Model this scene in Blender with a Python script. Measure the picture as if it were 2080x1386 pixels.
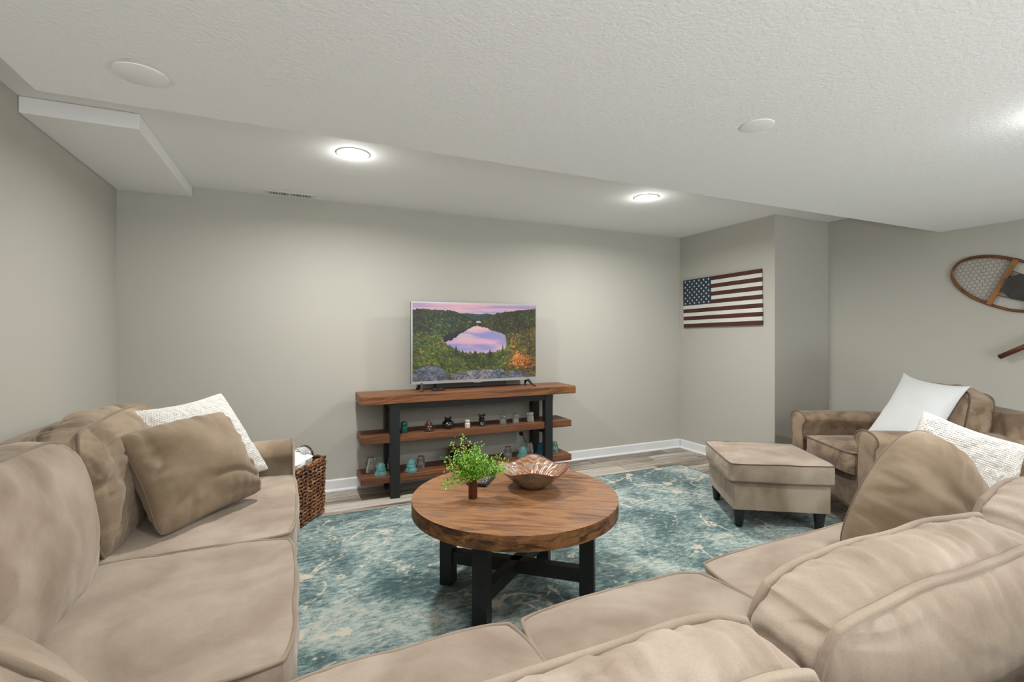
import bpy, bmesh, math, random
import numpy as np
from mathutils import Vector, Matrix

# ------------------------------------------------------------------ scene reset
for o in list(bpy.data.objects):
    bpy.data.objects.remove(o)
SC = bpy.context.scene
COL = SC.collection
random.seed(7)

# ------------------------------------------------------------------ camera
H_CAM, YAW = 1.2306, 0.4206
cam_d = bpy.data.cameras.new('camera')
cam_d.sensor_width = 36.0
cam_d.lens = 970.08 / 2080 * 36
cam_d.shift_y = -17.15 / 2080
cam_d.clip_start = 0.02
cam = bpy.data.objects.new('camera', cam_d)
COL.objects.link(cam)
cam.location = (0, 0, H_CAM)
cam.rotation_euler = (math.pi / 2, 0, -YAW)
SC.camera = cam

# ------------------------------------------------------------------ world, exposure
SC.view_settings.view_transform = 'Standard'
SC.view_settings.look = 'None'
SC.view_settings.gamma = 1.0
SC.view_settings.use_curve_mapping = False
SC.view_settings.exposure = 0.32
world = bpy.data.worlds.new('world')
SC.world = world
world.use_nodes = True
world.node_tree.nodes['Background'].inputs[0].default_value = (0.9, 0.95, 1.0, 1)
world.node_tree.nodes['Background'].inputs[1].default_value = 0.3

LAMP_W = 22.0        # each recessed downlight
BACK_W = 11.0        # downlights in the half of the room behind the camera
FILL_W = 210.0      # unseen soft fill added behind the camera to lift the ceiling
LAMP_COL = (1.0, 0.99, 0.975)
SCREEN_E = 0.85

def area_lamp(name, loc, size, power, col=LAMP_COL, rot=(0, 0, 0), shape='DISK', spread=math.pi):
    d = bpy.data.lights.new(name, 'AREA')
    d.shape = shape
    d.size = size
    d.energy = power
    d.color = col
    d.spread = spread
    o = bpy.data.objects.new(name, d)
    o.location = loc
    o.rotation_euler = rot
    COL.objects.link(o)
    return o

# the lamps behind the camera (the room goes on there)
ZU, ZM = 2.25, 1.995
for (x, y, k_) in ((0.36, 0.62, 1.0), (0.35, -1.4, 1), (2.4, -1.4, 1), (0.4, -2.7, 1), (2.4, -2.7, 1)):
    area_lamp('downlight_lamp', (x, y, ZM - 0.012), 0.16, BACK_W * k_)
# broad unseen fill light added to brighten the ceiling, facing up and forward
area_lamp('ceiling_fill_light', (1.5, -2.9, 0.35), 2.6, FILL_W, (0.88, 0.94, 1.0), (math.radians(150), 0, 0), 'SQUARE')

# ------------------------------------------------------------------ helpers
def hsh(i, j, k, seed):
    n = (i * 374761393 + j * 668265263 + k * 2147483647 + seed * 1274126177) & 0xFFFFFFFF
    n = ((n ^ (n >> 13)) * 1274126177) & 0xFFFFFFFF
    n = (n ^ (n >> 16)) & 0xFFFFFF
    return n / float(0xFFFFFF) * 2 - 1

def vn(P, seed=0):
    """smooth value noise in -1..1, P (n,3) array"""
    P = np.asarray(P, dtype=np.float64)
    I = np.floor(P).astype(np.int64)
    F = P - I
    F = F * F * F * (F * (F * 6 - 15) + 10)
    r = 0
    for dx in (0, 1):
        wx = F[:, 0] if dx else 1 - F[:, 0]
        for dy in (0, 1):
            wy = F[:, 1] if dy else 1 - F[:, 1]
            for dz in (0, 1):
                wz = F[:, 2] if dz else 1 - F[:, 2]
                r = r + wx * wy * wz * hsh(I[:, 0] + dx, I[:, 1] + dy, I[:, 2] + dz, seed)
    return r

def fbm(P, seed=0, octs=3):
    r, a = 0, 1.0
    P = np.asarray(P, dtype=np.float64)
    for o in range(octs):
        r = r + a * vn(P * (2 ** o), seed + 17 * o)
        a *= 0.5
    return r

def add_obj(name, me, mat=None, parent=None, M=None):
    o = bpy.data.objects.new(name, me)
    if mat is not None and not me.materials:
        me.materials.append(mat)
    COL.objects.link(o)
    if parent is not None:
        o.parent = parent
    if M is not None:
        o.matrix_basis = M
    return o

def mesh_np(name, V, F, smooth=True):
    """F: list of tuples or (n,4) array"""
    me = bpy.data.meshes.new(name)
    V = np.asarray(V, dtype=np.float32)
    if isinstance(F, np.ndarray):
        nf, k = F.shape
        me.vertices.add(len(V))
        me.vertices.foreach_set('co', V.ravel())
        me.loops.add(nf * k)
        me.loops.foreach_set('vertex_index', F.astype(np.int32).ravel())
        me.polygons.add(nf)
        me.polygons.foreach_set('loop_start', np.arange(0, nf * k, k, dtype=np.int32))
        me.update(calc_edges=True)
    else:
        me.from_pydata(V.tolist(), [], F)
    me.polygons.foreach_set('use_smooth', [smooth] * len(me.polygons))
    me.update()
    return me

def obj(name, V, F, mat, parent=None, M=None, smooth=True):
    return add_obj(name, mesh_np(name, V, F, smooth), mat, parent, M)

def empty(name, loc=(0, 0, 0), rz=0):
    o = bpy.data.objects.new(name, None)
    o.location = loc
    o.rotation_euler = (0, 0, rz)
    o.empty_display_size = 0.05
    COL.objects.link(o)
    return o

def tag(o, label=None, cat=None, group=None, kind=None):
    if label: o['label'] = label
    if cat: o['category'] = cat
    if group: o['group'] = group
    if kind: o['kind'] = kind
    return o

class MB:
    """mesh builder on plain lists"""
    def __init__(s):
        s.V, s.F = [], []
    def add(s, V, F):
        b = len(s.V)
        s.V += [tuple(v) for v in V]
        s.F += [tuple(i + b for i in f) for f in F]
        return s
    def box(s, x0, x1, y0, y1, z0, z1):
        V = [(x, y, z) for z in (z0, z1) for (x, y) in ((x0, y0), (x1, y0), (x1, y1), (x0, y1))]
        F = [(3, 2, 1, 0), (4, 5, 6, 7), (0, 1, 5, 4), (1, 2, 6, 5), (2, 3, 7, 6), (3, 0, 4, 7)]
        return s.add(V, F)
    def tube(s, pts, r, n=8, closed=False, caps=True):
        pts = [Vector(p) for p in pts]
        m = len(pts)
        rs = r if isinstance(r, (list, tuple)) else [r] * m
        V, F = [], []
        up = Vector((0, 0, 1))
        prev = None
        for i, p in enumerate(pts):
            if closed:
                t = pts[(i + 1) % m] - pts[(i - 1) % m]
            else:
                t = pts[min(i + 1, m - 1)] - pts[max(i - 1, 0)]
            if t.length < 1e-9: t = Vector((0, 0, 1))
            t.normalize()
            if prev is None:
                a = up if abs(t.dot(up)) < 0.9 else Vector((1, 0, 0))
                u = t.cross(a).normalized()
            else:
                u = (prev - t * prev.dot(t))
                u = u.normalized() if u.length > 1e-6 else t.orthogonal().normalized()
            prev = u
            w = t.cross(u)
            for k in range(n):
                an = 2 * math.pi * k / n
                V.append(p + (u * math.cos(an) + w * math.sin(an)) * rs[i])
        for i in range(m if closed else m - 1):
            j = (i + 1) % m
            for k in range(n):
                l = (k + 1) % n
                F.append((i * n + k, i * n + l, j * n + l, j * n + k))
        if not closed and caps:
            F.append(tuple(range(n))[::-1])
            F.append(tuple((m - 1) * n + k for k in range(n)))
        return s.add(V, F)
    def lathe(s, prof, n=24, cx=0, cy=0, cap=True, top=True):
        V, F = [], []
        m = len(prof)
        for (r, z) in prof:
            for k in range(n):
                a = 2 * math.pi * k / n
                V.append((cx + r * math.cos(a), cy + r * math.sin(a), z))
        for i in range(m - 1):
            for k in range(n):
                l = (k + 1) % n
                F.append((i * n + k, i * n + l, (i + 1) * n + l, (i + 1) * n + k))
        if cap:
            F.append(tuple(range(n))[::-1])
            if top: F.append(tuple((m - 1) * n + k for k in range(n)))
        return s.add(V, F)
    def prism(s, poly, z0, z1):
        n = len(poly)
        V = [(x, y, z0) for x, y in poly] + [(x, y, z1) for x, y in poly]
        F = [tuple(range(n))[::-1], tuple(range(n, 2 * n))]
        F += [(i, (i + 1) % n, n + (i + 1) % n, n + i) for i in range(n)]
        return s.add(V, F)
    def build(s, name, mat, parent=None, M=None, smooth=False, bevel=0, seg=2, auto=None):
        me = bpy.data.meshes.new(name)
        me.from_pydata([tuple(v) for v in s.V], [], s.F)
        if bevel:
            bm = bmesh.new(); bm.from_mesh(me)
            es = [e for e in bm.edges if len(e.link_faces) == 2 and e.calc_face_angle(0) > 0.5]
            bmesh.ops.bevel(bm, geom=es, offset=bevel, segments=seg, profile=0.5, affect='EDGES', clamp_overlap=True)
            bm.to_mesh(me); bm.free()
        me.polygons.foreach_set('use_smooth', [smooth] * len(me.polygons))
        me.update()
        if auto is not None:
            me.polygons.foreach_set('use_smooth', [True] * len(me.polygons))
            me.set_sharp_from_angle(angle=auto)
        return add_obj(name, me, mat, parent, M)

def basis(e1, e2, e3, loc):
    M = Matrix.Identity(4)
    for i, e in enumerate((e1, e2, e3)):
        for r in range(3): M[r][i] = e[r]
    for r in range(3): M[r][3] = loc[r]
    return M

# ------------------------------------------------------------------ materials
def nt(name):
    m = bpy.data.materials.new(name)
    m.use_nodes = True
    T = m.node_tree
    B = T.nodes['Principled BSDF']
    return m, T, B

def N(T, typ, **k):
    n = T.nodes.new(typ)
    for a, v in k.items():
        if a == 'i':
            for q, w in v.items():
                n.inputs[q].default_value = w
        else:
            setattr(n, a, v)
    return n

def ramp(T, stops, interp='LINEAR'):
    n = T.nodes.new('ShaderNodeValToRGB')
    n.color_ramp.interpolation = interp
    e = n.color_ramp.elements
    while len(e) < len(stops): e.new(0.5)
    for i, (p, c) in enumerate(stops):
        e[i].position = p
        e[i].color = (*c, 1) if len(c) == 3 else c
    return n

def plain(name, col, rough=0.5, metal=0.0, spec=0.5, nscale=0, namp=0.1, bump=0, bscale=200, coat=0):
    m, T, B = nt(name)
    B.inputs['Base Color'].default_value = (*col, 1)
    B.inputs['Roughness'].default_value = rough
    B.inputs['Metallic'].default_value = metal
    B.inputs['Specular IOR Level'].default_value = spec
    B.inputs['Coat Weight'].default_value = coat
    tc = N(T, 'ShaderNodeTexCoord')
    if nscale:
        n = N(T, 'ShaderNodeTexNoise', i={'Scale': nscale, 'Detail': 4.0})
        T.links.new(tc.outputs['Object'], n.inputs['Vector'])
        r = ramp(T, [(0.3, [c * (1 - namp) for c in col]), (0.7, [min(1, c * (1 + namp)) for c in col])])
        T.links.new(n.outputs['Fac'], r.inputs['Fac'])
        T.links.new(r.outputs['Color'], B.inputs['Base Color'])
    if bump:
        n = N(T, 'ShaderNodeTexNoise', i={'Scale': bscale, 'Detail': 3.0})
        T.links.new(tc.outputs['Object'], n.inputs['Vector'])
        b = N(T, 'ShaderNodeBump', i={'Strength': bump, 'Distance': 0.004})
        T.links.new(n.outputs['Fac'], b.inputs['Height'])
        T.links.new(b.outputs['Normal'], B.inputs['Normal'])
    return m

def suede(name, lo, hi, patch=2.6, contrast=0.5, bump=0.25):
    """brushed microsuede: nap lies in soft patches, lighter and darker"""
    m, T, B = nt(name)
    L = T.links.new
    tc = N(T, 'ShaderNodeTexCoord'); oi = N(T, 'ShaderNodeObjectInfo')
    mul = N(T, 'ShaderNodeMath', operation='MULTIPLY', i={1: 23.0})
    L(oi.outputs['Random'], mul.inputs[0])
    add = N(T, 'ShaderNodeVectorMath', operation='ADD')
    L(tc.outputs['Object'], add.inputs[0]); L(mul.outputs[0], add.inputs[1])
    n1 = N(T, 'ShaderNodeTexNoise', i={'Scale': patch, 'Detail': 3.0, 'Roughness': 0.45, 'Distortion': 1.4})
    n2 = N(T, 'ShaderNodeTexNoise', i={'Scale': patch * 5, 'Detail': 4.0, 'Roughness': 0.6, 'Distortion': 0.6})
    n3 = N(T, 'ShaderNodeTexNoise', i={'Scale': 420.0, 'Detail': 2.0})
    for n in (n1, n2, n3): L(add.outputs[0], n.inputs['Vector'])
    mx = N(T, 'ShaderNodeMath', operation='MULTIPLY_ADD', i={1: 0.25})
    L(n2.outputs['Fac'], mx.inputs[0]); L(n1.outputs['Fac'], mx.inputs[2])
    mid = 0.62
    r = ramp(T, [(mid - contrast * 0.3, lo), (mid + contrast * 0.3, hi)])
    L(mx.outputs[0], r.inputs['Fac'])
    mixf = N(T, 'ShaderNodeMixRGB', blend_type='MULTIPLY', i={'Fac': 1.0})
    rf = ramp(T, [(0.25, (0.86, 0.86, 0.86)), (0.75, (1.0, 1.0, 1.0))])
    L(n3.outputs['Fac'], rf.inputs['Fac'])
    L(r.outputs['Color'], mixf.inputs['Color1']); L(rf.outputs['Color'], mixf.inputs['Color2'])
    L(mixf.outputs['Color'], B.inputs['Base Color'])
    B.inputs['Roughness'].default_value = 0.92
    B.inputs['Specular IOR Level'].default_value = 0.15
    B.inputs['Sheen Weight'].default_value = 0.25
    B.inputs['Sheen Roughness'].default_value = 0.5
    B.inputs['Sheen Tint'].default_value = (1, 0.93, 0.85, 1)
    b1 = N(T, 'ShaderNodeBump', i={'Strength': bump, 'Distance': 0.0015})
    L(n3.outputs['Fac'], b1.inputs['Height'])
    b2 = N(T, 'ShaderNodeBump', i={'Strength': 0.16, 'Distance': 0.012})
    L(n2.outputs['Fac'], b2.inputs['Height']); L(b1.outputs['Normal'], b2.inputs['Normal'])
    L(b2.outputs['Normal'], B.inputs['Normal'])
    return m

def wood(name, cols, scale=(1.2, 16, 16), rough=0.45, dist=1.5, axis_rot=0.0, bump=0.25, big=1.3, spec=0.4):
    """stained timber, grain along the object's X axis"""
    m, T, B = nt(name)
    L = T.links.new
    tc = N(T, 'ShaderNodeTexCoord'); oi = N(T, 'ShaderNodeObjectInfo')
    mul = N(T, 'ShaderNodeMath', operation='MULTIPLY', i={1: 31.0})
    L(oi.outputs['Random'], mul.inputs[0])
    mp = N(T, 'ShaderNodeMapping'); mp.inputs['Rotation'].default_value = (0, 0, axis_rot)
    L(tc.outputs['Object'], mp.inputs['Vector'])
    sc = N(T, 'ShaderNodeVectorMath', operation='MULTIPLY', i={1: scale})
    L(mp.outputs[0], sc.inputs[0])
    add = N(T, 'ShaderNodeVectorMath', operation='ADD')
    L(sc.outputs[0], add.inputs[0]); L(mul.outputs[0], add.inputs[1])
    n1 = N(T, 'ShaderNodeTexNoise', i={'Scale': 1.0, 'Detail': 8.0, 'Roughness': 0.62, 'Distortion': dist})
    L(add.outputs[0], n1.inputs['Vector'])
    n2 = N(T, 'ShaderNodeTexNoise', i={'Scale': 5.0, 'Detail': 5.0, 'Roughness': 0.7, 'Distortion': 0.4})
    L(add.outputs[0], n2.inputs['Vector'])
    n3 = N(T, 'ShaderNodeTexNoise', i={'Scale': big, 'Detail': 2.0})
    L(tc.outputs['Object'], n3.inputs['Vector'])
    a = N(T, 'ShaderNodeMath', operation='MULTIPLY_ADD', i={1: 0.3}); L(n2.outputs['Fac'], a.inputs[0]); L(n1.outputs['Fac'], a.inputs[2])
    b = N(T, 'ShaderNodeMath', operation='MULTIPLY_ADD', i={1: 0.35}); L(n3.outputs['Fac'], b.inputs[0]); L(a.outputs[0], b.inputs[2])
    c = N(T, 'ShaderNodeMath', operation='MULTIPLY', i={1: 1 / 1.65}); L(b.outputs[0], c.inputs[0])
    k = len(cols)
    r = ramp(T, [(0.34 + 0.32 * i / (k - 1), cc) for i, cc in enumerate(cols)])
    L(c.outputs[0], r.inputs['Fac'])
    L(r.outputs['Color'], B.inputs['Base Color'])
    B.inputs['Roughness'].default_value = rough
    B.inputs['Specular IOR Level'].default_value = spec
    bp = N(T, 'ShaderNodeBump', i={'Strength': bump, 'Distance': 0.003})
    L(a.outputs[0], bp.inputs['Height']); L(bp.outputs['Normal'], B.inputs['Normal'])
    return m

def painted(name, col, bump=0.15, bscale=220, detail=3, dist=0.002, rough=0.75):
    m, T, B = nt(name)
    L = T.links.new
    tc = N(T, 'ShaderNodeTexCoord')
    B.inputs['Base Color'].default_value = (*col, 1)
    B.inputs['Roughness'].default_value = rough
    B.inputs['Specular IOR Level'].default_value = 0.25
    n = N(T, 'ShaderNodeTexNoise', i={'Scale': bscale, 'Detail': float(detail), 'Distortion': 0.3})
    L(tc.outputs['Object'], n.inputs['Vector'])
    b = N(T, 'ShaderNodeBump', i={'Strength': bump, 'Distance': dist})
    L(n.outputs['Fac'], b.inputs['Height']); L(b.outputs['Normal'], B.inputs['Normal'])
    return m

def glass(name, col, rough=0.03, trans=0.9):
    m, T, B = nt(name)
    B.inputs['Base Color'].default_value = (*col, 1)
    B.inputs['Roughness'].default_value = rough
    B.inputs['IOR'].default_value = 1.38
    B.inputs['Transmission Weight'].default_value = trans
    B.inputs['Specular IOR Level'].default_value = 0.6
    tc = N(T, 'ShaderNodeTexCoord')
    n = N(T, 'ShaderNodeTexNoise', i={'Scale': 60.0, 'Detail': 2.0})
    T.links.new(tc.outputs['Object'], n.inputs['Vector'])
    b = N(T, 'ShaderNodeBump', i={'Strength': 0.15, 'Distance': 0.002})
    T.links.new(n.outputs['Fac'], b.inputs['Height']); T.links.new(b.outputs['Normal'], B.inputs['Normal'])
    return m

M_wall = painted('wall_paint', (0.482, 0.466, 0.416), 0.12, 260)
M_ceil = painted('ceiling_texture', (0.86, 0.88, 0.89), 0.55, 95, 4, 0.004, 0.85)
M_ceil_smooth = painted('ceiling_paint', (0.86, 0.86, 0.845), 0.12, 160, 2, 0.003, 0.85)
M_trim = painted('trim_paint', (0.78, 0.79, 0.80), 0.05, 100, 2, 0.001, 0.4)
M_grout = plain('grout', (0.50, 0.47, 0.42), 0.9, nscale=60, namp=0.1)
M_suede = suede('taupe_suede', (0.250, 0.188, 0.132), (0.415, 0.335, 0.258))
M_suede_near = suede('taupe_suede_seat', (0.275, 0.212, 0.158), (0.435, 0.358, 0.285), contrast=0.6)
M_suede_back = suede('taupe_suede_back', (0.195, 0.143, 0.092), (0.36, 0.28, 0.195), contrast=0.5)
M_suede_pillow = suede('brown_suede_pillow', (0.19, 0.138, 0.088), (0.325, 0.25, 0.172), contrast=0.6)
M_suede_chair = suede('brown_suede_chair', (0.165, 0.112, 0.072), (0.34, 0.25, 0.17), contrast=0.36, patch=4)
M_pipe = suede('taupe_piping', (0.26, 0.20, 0.15), (0.36, 0.29, 0.22))
M_pipe_dark = suede('brown_piping', (0.10, 0.07, 0.045), (0.17, 0.125, 0.085))
M_pipe_mid = suede('mid_piping', (0.17, 0.125, 0.085), (0.25, 0.19, 0.135))
M_blackwood = plain('black_wood', (0.0085, 0.0095, 0.0105), 0.5, nscale=30, namp=0.25)
M_foot = plain('dark_foot', (0.012, 0.011, 0.010), 0.35)
M_table = wood('table_wood', [(0.05, 0.022, 0.012), (0.12, 0.055, 0.028), (0.235, 0.108, 0.047), (0.34, 0.165, 0.068), (0.18, 0.105, 0.072), (0.28, 0.135, 0.056)], (1.8, 16, 16), 0.45, 1.4, bump=0.1, big=5.0)
M_rim = wood('table_rim_wood', [(0.018, 0.009, 0.006), (0.085, 0.036, 0.015), (0.25, 0.115, 0.04), (0.10, 0.06, 0.04)], (9, 9, 30), 0.5, 1.0)
M_console = wood('console_wood', [(0.04, 0.016, 0.008), (0.12, 0.045, 0.019), (0.27, 0.108, 0.042), (0.15, 0.075, 0.045)], (1.4, 20, 20), 0.42, 2.0)
M_shelf = wood('shelf_wood', [(0.05, 0.019, 0.009), (0.14, 0.052, 0.022), (0.28, 0.115, 0.05)], (1.4, 20, 20), 0.45, 1.2)

# floor planks: grey-beige wood-look tile
def plank_mat():
    m, T, B = nt('plank_tile')
    L = T.links.new
    tc = N(T, 'ShaderNodeTexCoord'); oi = N(T, 'ShaderNodeObjectInfo')
    mul = N(T, 'ShaderNodeMath', operation='MULTIPLY', i={1: 57.0}); L(oi.outputs['Random'], mul.inputs[0])
    sc = N(T, 'ShaderNodeVectorMath', operation='MULTIPLY', i={1: (2.2, 26, 26)}); L(tc.outputs['Object'], sc.inputs[0])
    add = N(T, 'ShaderNodeVectorMath', operation='ADD'); L(sc.outputs[0], add.inputs[0]); L(mul.outputs[0], add.inputs[1])
    n1 = N(T, 'ShaderNodeTexNoise', i={'Scale': 1.0, 'Detail': 7.0, 'Roughness': 0.6, 'Distortion': 1.0}); L(add.outputs[0], n1.inputs['Vector'])
    ma = N(T, 'ShaderNodeMath', operation='MULTIPLY_ADD', i={1: 0.34, 2: -0.17}); L(oi.outputs['Random'], ma.inputs[0])
    sm = N(T, 'ShaderNodeMath', operation='ADD'); L(n1.outputs['Fac'], sm.inputs[0]); L(ma.outputs[0], sm.inputs[1])
    r = ramp(T, [(0.26, (0.13, 0.10, 0.075)), (0.42, (0.29, 0.245, 0.195)), (0.56, (0.44, 0.395, 0.33)), (0.75, (0.58, 0.54, 0.47))])
    L(sm.outputs[0], r.inputs['Fac']); L(r.outputs['Color'], B.inputs['Base Color'])
    B.inputs['Roughness'].default_value = 0.42
    b = N(T, 'ShaderNodeBump', i={'Strength': 0.2, 'Distance': 0.002}); L(n1.outputs['Fac'], b.inputs['Height']); L(b.outputs['Normal'], B.inputs['Normal'])
    return m
M_plank = plank_mat()

# ------------------------------------------------------------------ room shell
D, XL, XR, YR, XRR = 3.9539, -1.0989, 3.7463, 2.8316, 4.4649
YM, XM, ZB = 1.9951, -0.76, 2.1761
YB = -3.4
T_ = 0.12
def struct(name, mb, mat, bevel=0):
    o = mb.build(name, mat, bevel=bevel)
    o['kind'] = 'structure'
    return o
struct('wall_back', MB().box(XL - T_, XR, D, D + T_, 0, ZU), M_wall)
struct('wall_left', MB().box(XL - T_, XL, YB, D, 0, ZU), M_wall)
struct('wall_return', MB().box(XR, XR + 0.10, YR + 0.12, D + T_, 0, ZU).box(XR, XRR + T_, YR, YR + 0.12, 0, ZU), M_wall)
struct('wall_right', MB().box(XRR, XRR + T_, YB, YR, 0, ZU), M_wall)
struct('wall_front', MB().box(XL - T_, XRR + T_, YB - T_, YB, 0, ZU), M_wall)
struct('ceiling', MB().box(XL - T_, XRR + T_, YB - T_, D + T_, ZU, ZU + 0.1), M_ceil_smooth)
struct('ceiling_lowered', MB().box(XM, XRR, YB, YM, ZM, ZU - 0.001), M_ceil, bevel=0.006)
struct('trim_1', MB().box(XL + 0.001, -0.676, 2.735, D - 0.001, ZB, ZU - 0.001), M_ceil_smooth, bevel=0.004)
flr = struct('floor', MB().box(XL - T_, XRR + T_, YB - T_, D + T_, -0.1, -0.004), M_grout)

# planks, 0.91 x 0.1425 m, third offset
PW, PL, G = 0.1435, 0.911, 0.0045
plank_cache = {}
def plank(x0, x1, y0, y1):
    key = (round(x1 - x0, 3), round(y1 - y0, 3))
    if key not in plank_cache:
        a, b = key[0] / 2, key[1] / 2
        c = 0.0012
        V = [(-a, -b, -0.004), (a, -b, -0.004), (a, b, -0.004), (-a, b, -0.004),
             (-a, -b, -c), (a, -b, -c), (a, b, -c), (-a, b, -c),
             (-a + c, -b + c, 0), (a - c, -b + c, 0), (a - c, b - c, 0), (-a + c, b - c, 0)]
        F = [(3, 2, 1, 0), (8, 9, 10, 11)]
        for i in range(4):
            j = (i + 1) % 4
            F += [(i, j, 4 + j, 4 + i), (4 + i, 4 + j, 8 + j, 8 + i)]
        plank_cache[key] = mesh_np('plank', V, F, False)
    return add_obj('plank', plank_cache[key], M_plank, flr, Matrix.Translation(((x0 + x1) / 2, (y0 + y1) / 2, 0)))
row_top = 3.925
offs = [3.458, 3.15, 3.607, 3.0]
k = -1
y1 = row_top + PW
while y1 > YB + 0.3 and len(flr.children) < 292:
    y0 = y1 - PW
    if y1 > D: ye = D
    else: ye = y1
    xe = XR if y0 > YR - 0.02 else XRR
    off = offs[k % 4] if k >= 0 else 3.0
    xs = off - 6 * PL
    while xs < xe:
        a, b = max(xs, XL), min(xs + PL, xe)
        if b - a > 0.03 and ye - y0 > 0.01:
            plank(a + G / 2, b - G / 2, y0 + G / 2, ye - G / 2)
        xs += PL
    y1 = y0
    k += 1

# baseboards with shoe moulding
def baseboard(name, p, q, nrm):
    """from p to q along the wall, nrm points into the room"""
    p, q, n = Vector((*p, 0)), Vector((*q, 0)), Vector((*nrm, 0))
    d = (q - p)
    Lh = d.length; d.normalize()
    def ext(prof, nm, parent=None):
        V = [p + n * a + Vector((0, 0, z)) for a, z in prof] + [q + n * a + Vector((0, 0, z)) for a, z in prof]
        m = len(prof)
        F = [tuple(range(m)), tuple(range(m, 2 * m))[::-1]] + [(i, m + i, m + (i + 1) % m, (i + 1) % m) for i in range(m)]
        o = obj(nm, V, F, M_trim, parent, smooth=False)
        bm = bmesh.new(); bm.from_mesh(o.data); bmesh.ops.recalc_face_normals(bm, faces=bm.faces); bm.to_mesh(o.data); bm.free()
        return o
    o = ext([(0, 0), (0.013, 0), (0.013, 0.082), (0.009, 0.088), (0, 0.09)], name)
    o['kind'] = 'structure'
    ext([(0.0125, 0), (0.027, 0), (0.0265, 0.006), (0.023, 0.012), (0.018, 0.016), (0.0125, 0.017)], 'shoe_molding', o)
baseboard('baseboard_back', (XL, D), (XR, D), (0, -1))
baseboard('baseboard_left', (XL, YB), (XL, D - 0.027), (1, 0))
baseboard('baseboard_return', (XR, D - 0.027), (XR, YR), (-1, 0))
baseboard('baseboard_alcove', (XR, YR), (XRR, YR), (0, -1))
baseboard('baseboard_right', (XRR, YR - 0.027), (XRR, YB), (-1, 0))

# ------------------------------------------------------------------ ceiling fittings
def emis(name, col, s):
    m, T, B = nt(name)
    B.inputs['Base Color'].default_value = (*col, 1)
    B.inputs['Emission Color'].default_value = (*col, 1)
    B.inputs['Emission Strength'].default_value = s
    return m
M_lens = emis('lamp_lens', (1, 0.98, 0.95), 14.0)
M_white_plastic = plain('white_plastic', (0.75, 0.75, 0.73), 0.4)
def downlight(x, y, z, label, power):
    t = empty('recessed_light', (x, y, z))
    tag(t, label, 'light', 'recessed ceiling lights')
    MB().lathe([(0.078, -0.0006), (0.094, -0.0006), (0.0945, -0.002), (0.088, -0.004), (0.078, -0.005), (0.077, -0.004), (0.078, -0.0006)], 40, cap=False).build('trim_ring', M_white_plastic, t, smooth=True)
    MB().lathe([(0.0005, -0.008), (0.060, -0.008), (0.0775, -0.004), (0.0775, -0.001), (0.0005, -0.001)], 40).build('lens', M_lens, t)
    area_lamp('downlight_lamp', (x, y, z - 0.012), 0.14, power, spread=math.radians(165))
    pl = bpy.data.lights.new('lens_glow', 'POINT'); pl.energy = 1.1; pl.color = LAMP_COL; pl.shadow_soft_size = 0.03
    po = bpy.data.objects.new('lens_glow', pl); po.location = (x, y, z - 0.055); COL.objects.link(po)
downlight(0.284, 2.85, ZU, 'lit round recessed ceiling light above the left part of the back wall', LAMP_W)
downlight(2.393, 2.871, ZU, 'lit round recessed ceiling light near the striped flag corner', LAMP_W)
downlight(2.40, 0.69, ZM, 'lit recessed light in the lowered ceiling at the right edge', LAMP_W * 0.6)

M_disc = painted('painted_cover', (0.85, 0.86, 0.86), 0.1, 160, 2, 0.002, 0.85)
M_stain = plain('water_stain', (0.82, 0.80, 0.75), 0.9, nscale=14, namp=0.12)
def cover(x, y, z, r, label, stain):
    t = empty('ceiling_cover', (x, y, z)); tag(t, label, 'cover', 'blank round ceiling covers')
    MB().lathe([(0.001, -0.0055), (r - 0.008, -0.005), (r - 0.001, -0.003), (r, -0.0002), (0.001, -0.0002)], 48, cap=False).build('plate', M_disc, t, auto=0.8)
    if stain:   # thin ragged ring of stained paint around the plate
        n = 64
        V, F = [], []
        for i in range(n):
            a = 2 * math.pi * i / n
            ro = r + 0.004 + 0.012 * abs(math.sin(a * 1.5 + 0.6)) + random.uniform(0, 0.004)
            V += [(r * 0.99 * math.cos(a), r * 0.99 * math.sin(a), -0.0008), (ro * math.cos(a), ro * math.sin(a), -0.0004)]
        for i in range(n):
            j = (i + 1) % n
            F.append((2 * i, 2 * i + 1, 2 * j + 1, 2 * j))
        s_ = obj('stain_ring', V, F, M_stain, t)
        s_['label'] = 'faint tan stain around the cover'
cover(-0.425, 1.738, ZM, 0.068, 'blank round cover with a faint stain, upper left of the ceiling', True)
cover(1.545, 1.240, ZM, 0.058, 'faint blank round cover on the lowered ceiling at the right', False)

# ceiling vent beside the back wall
M_slot = plain('vent_dark', (0.04, 0.04, 0.04), 0.8)
v = empty('ceiling_vent', (-0.055, 3.862, ZU)); tag(v, 'narrow white slotted ceiling air vent along the back wall', 'vent')
MB().box(-0.17, 0.17, -0.045, 0.045, -0.006, -0.0005).build('vent_frame', M_white_plastic, v, bevel=0.002)
for s in (-1, 1):
    MB().box(s * 0.075 - 0.066, s * 0.075 + 0.066, -0.026, 0.026, -0.0075, -0.0058).build('slot_field', M_slot, v)
for s in (-1, 1):
    for i in range(13):
        x = s * 0.075 - 0.066 + 0.132 * (i + 0.5) / 13
        me = MB().box(x - 0.0022, x + 0.0022, -0.027, 0.027, -0.011, -0.0055).build('louver', M_white_plastic, v)

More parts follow.
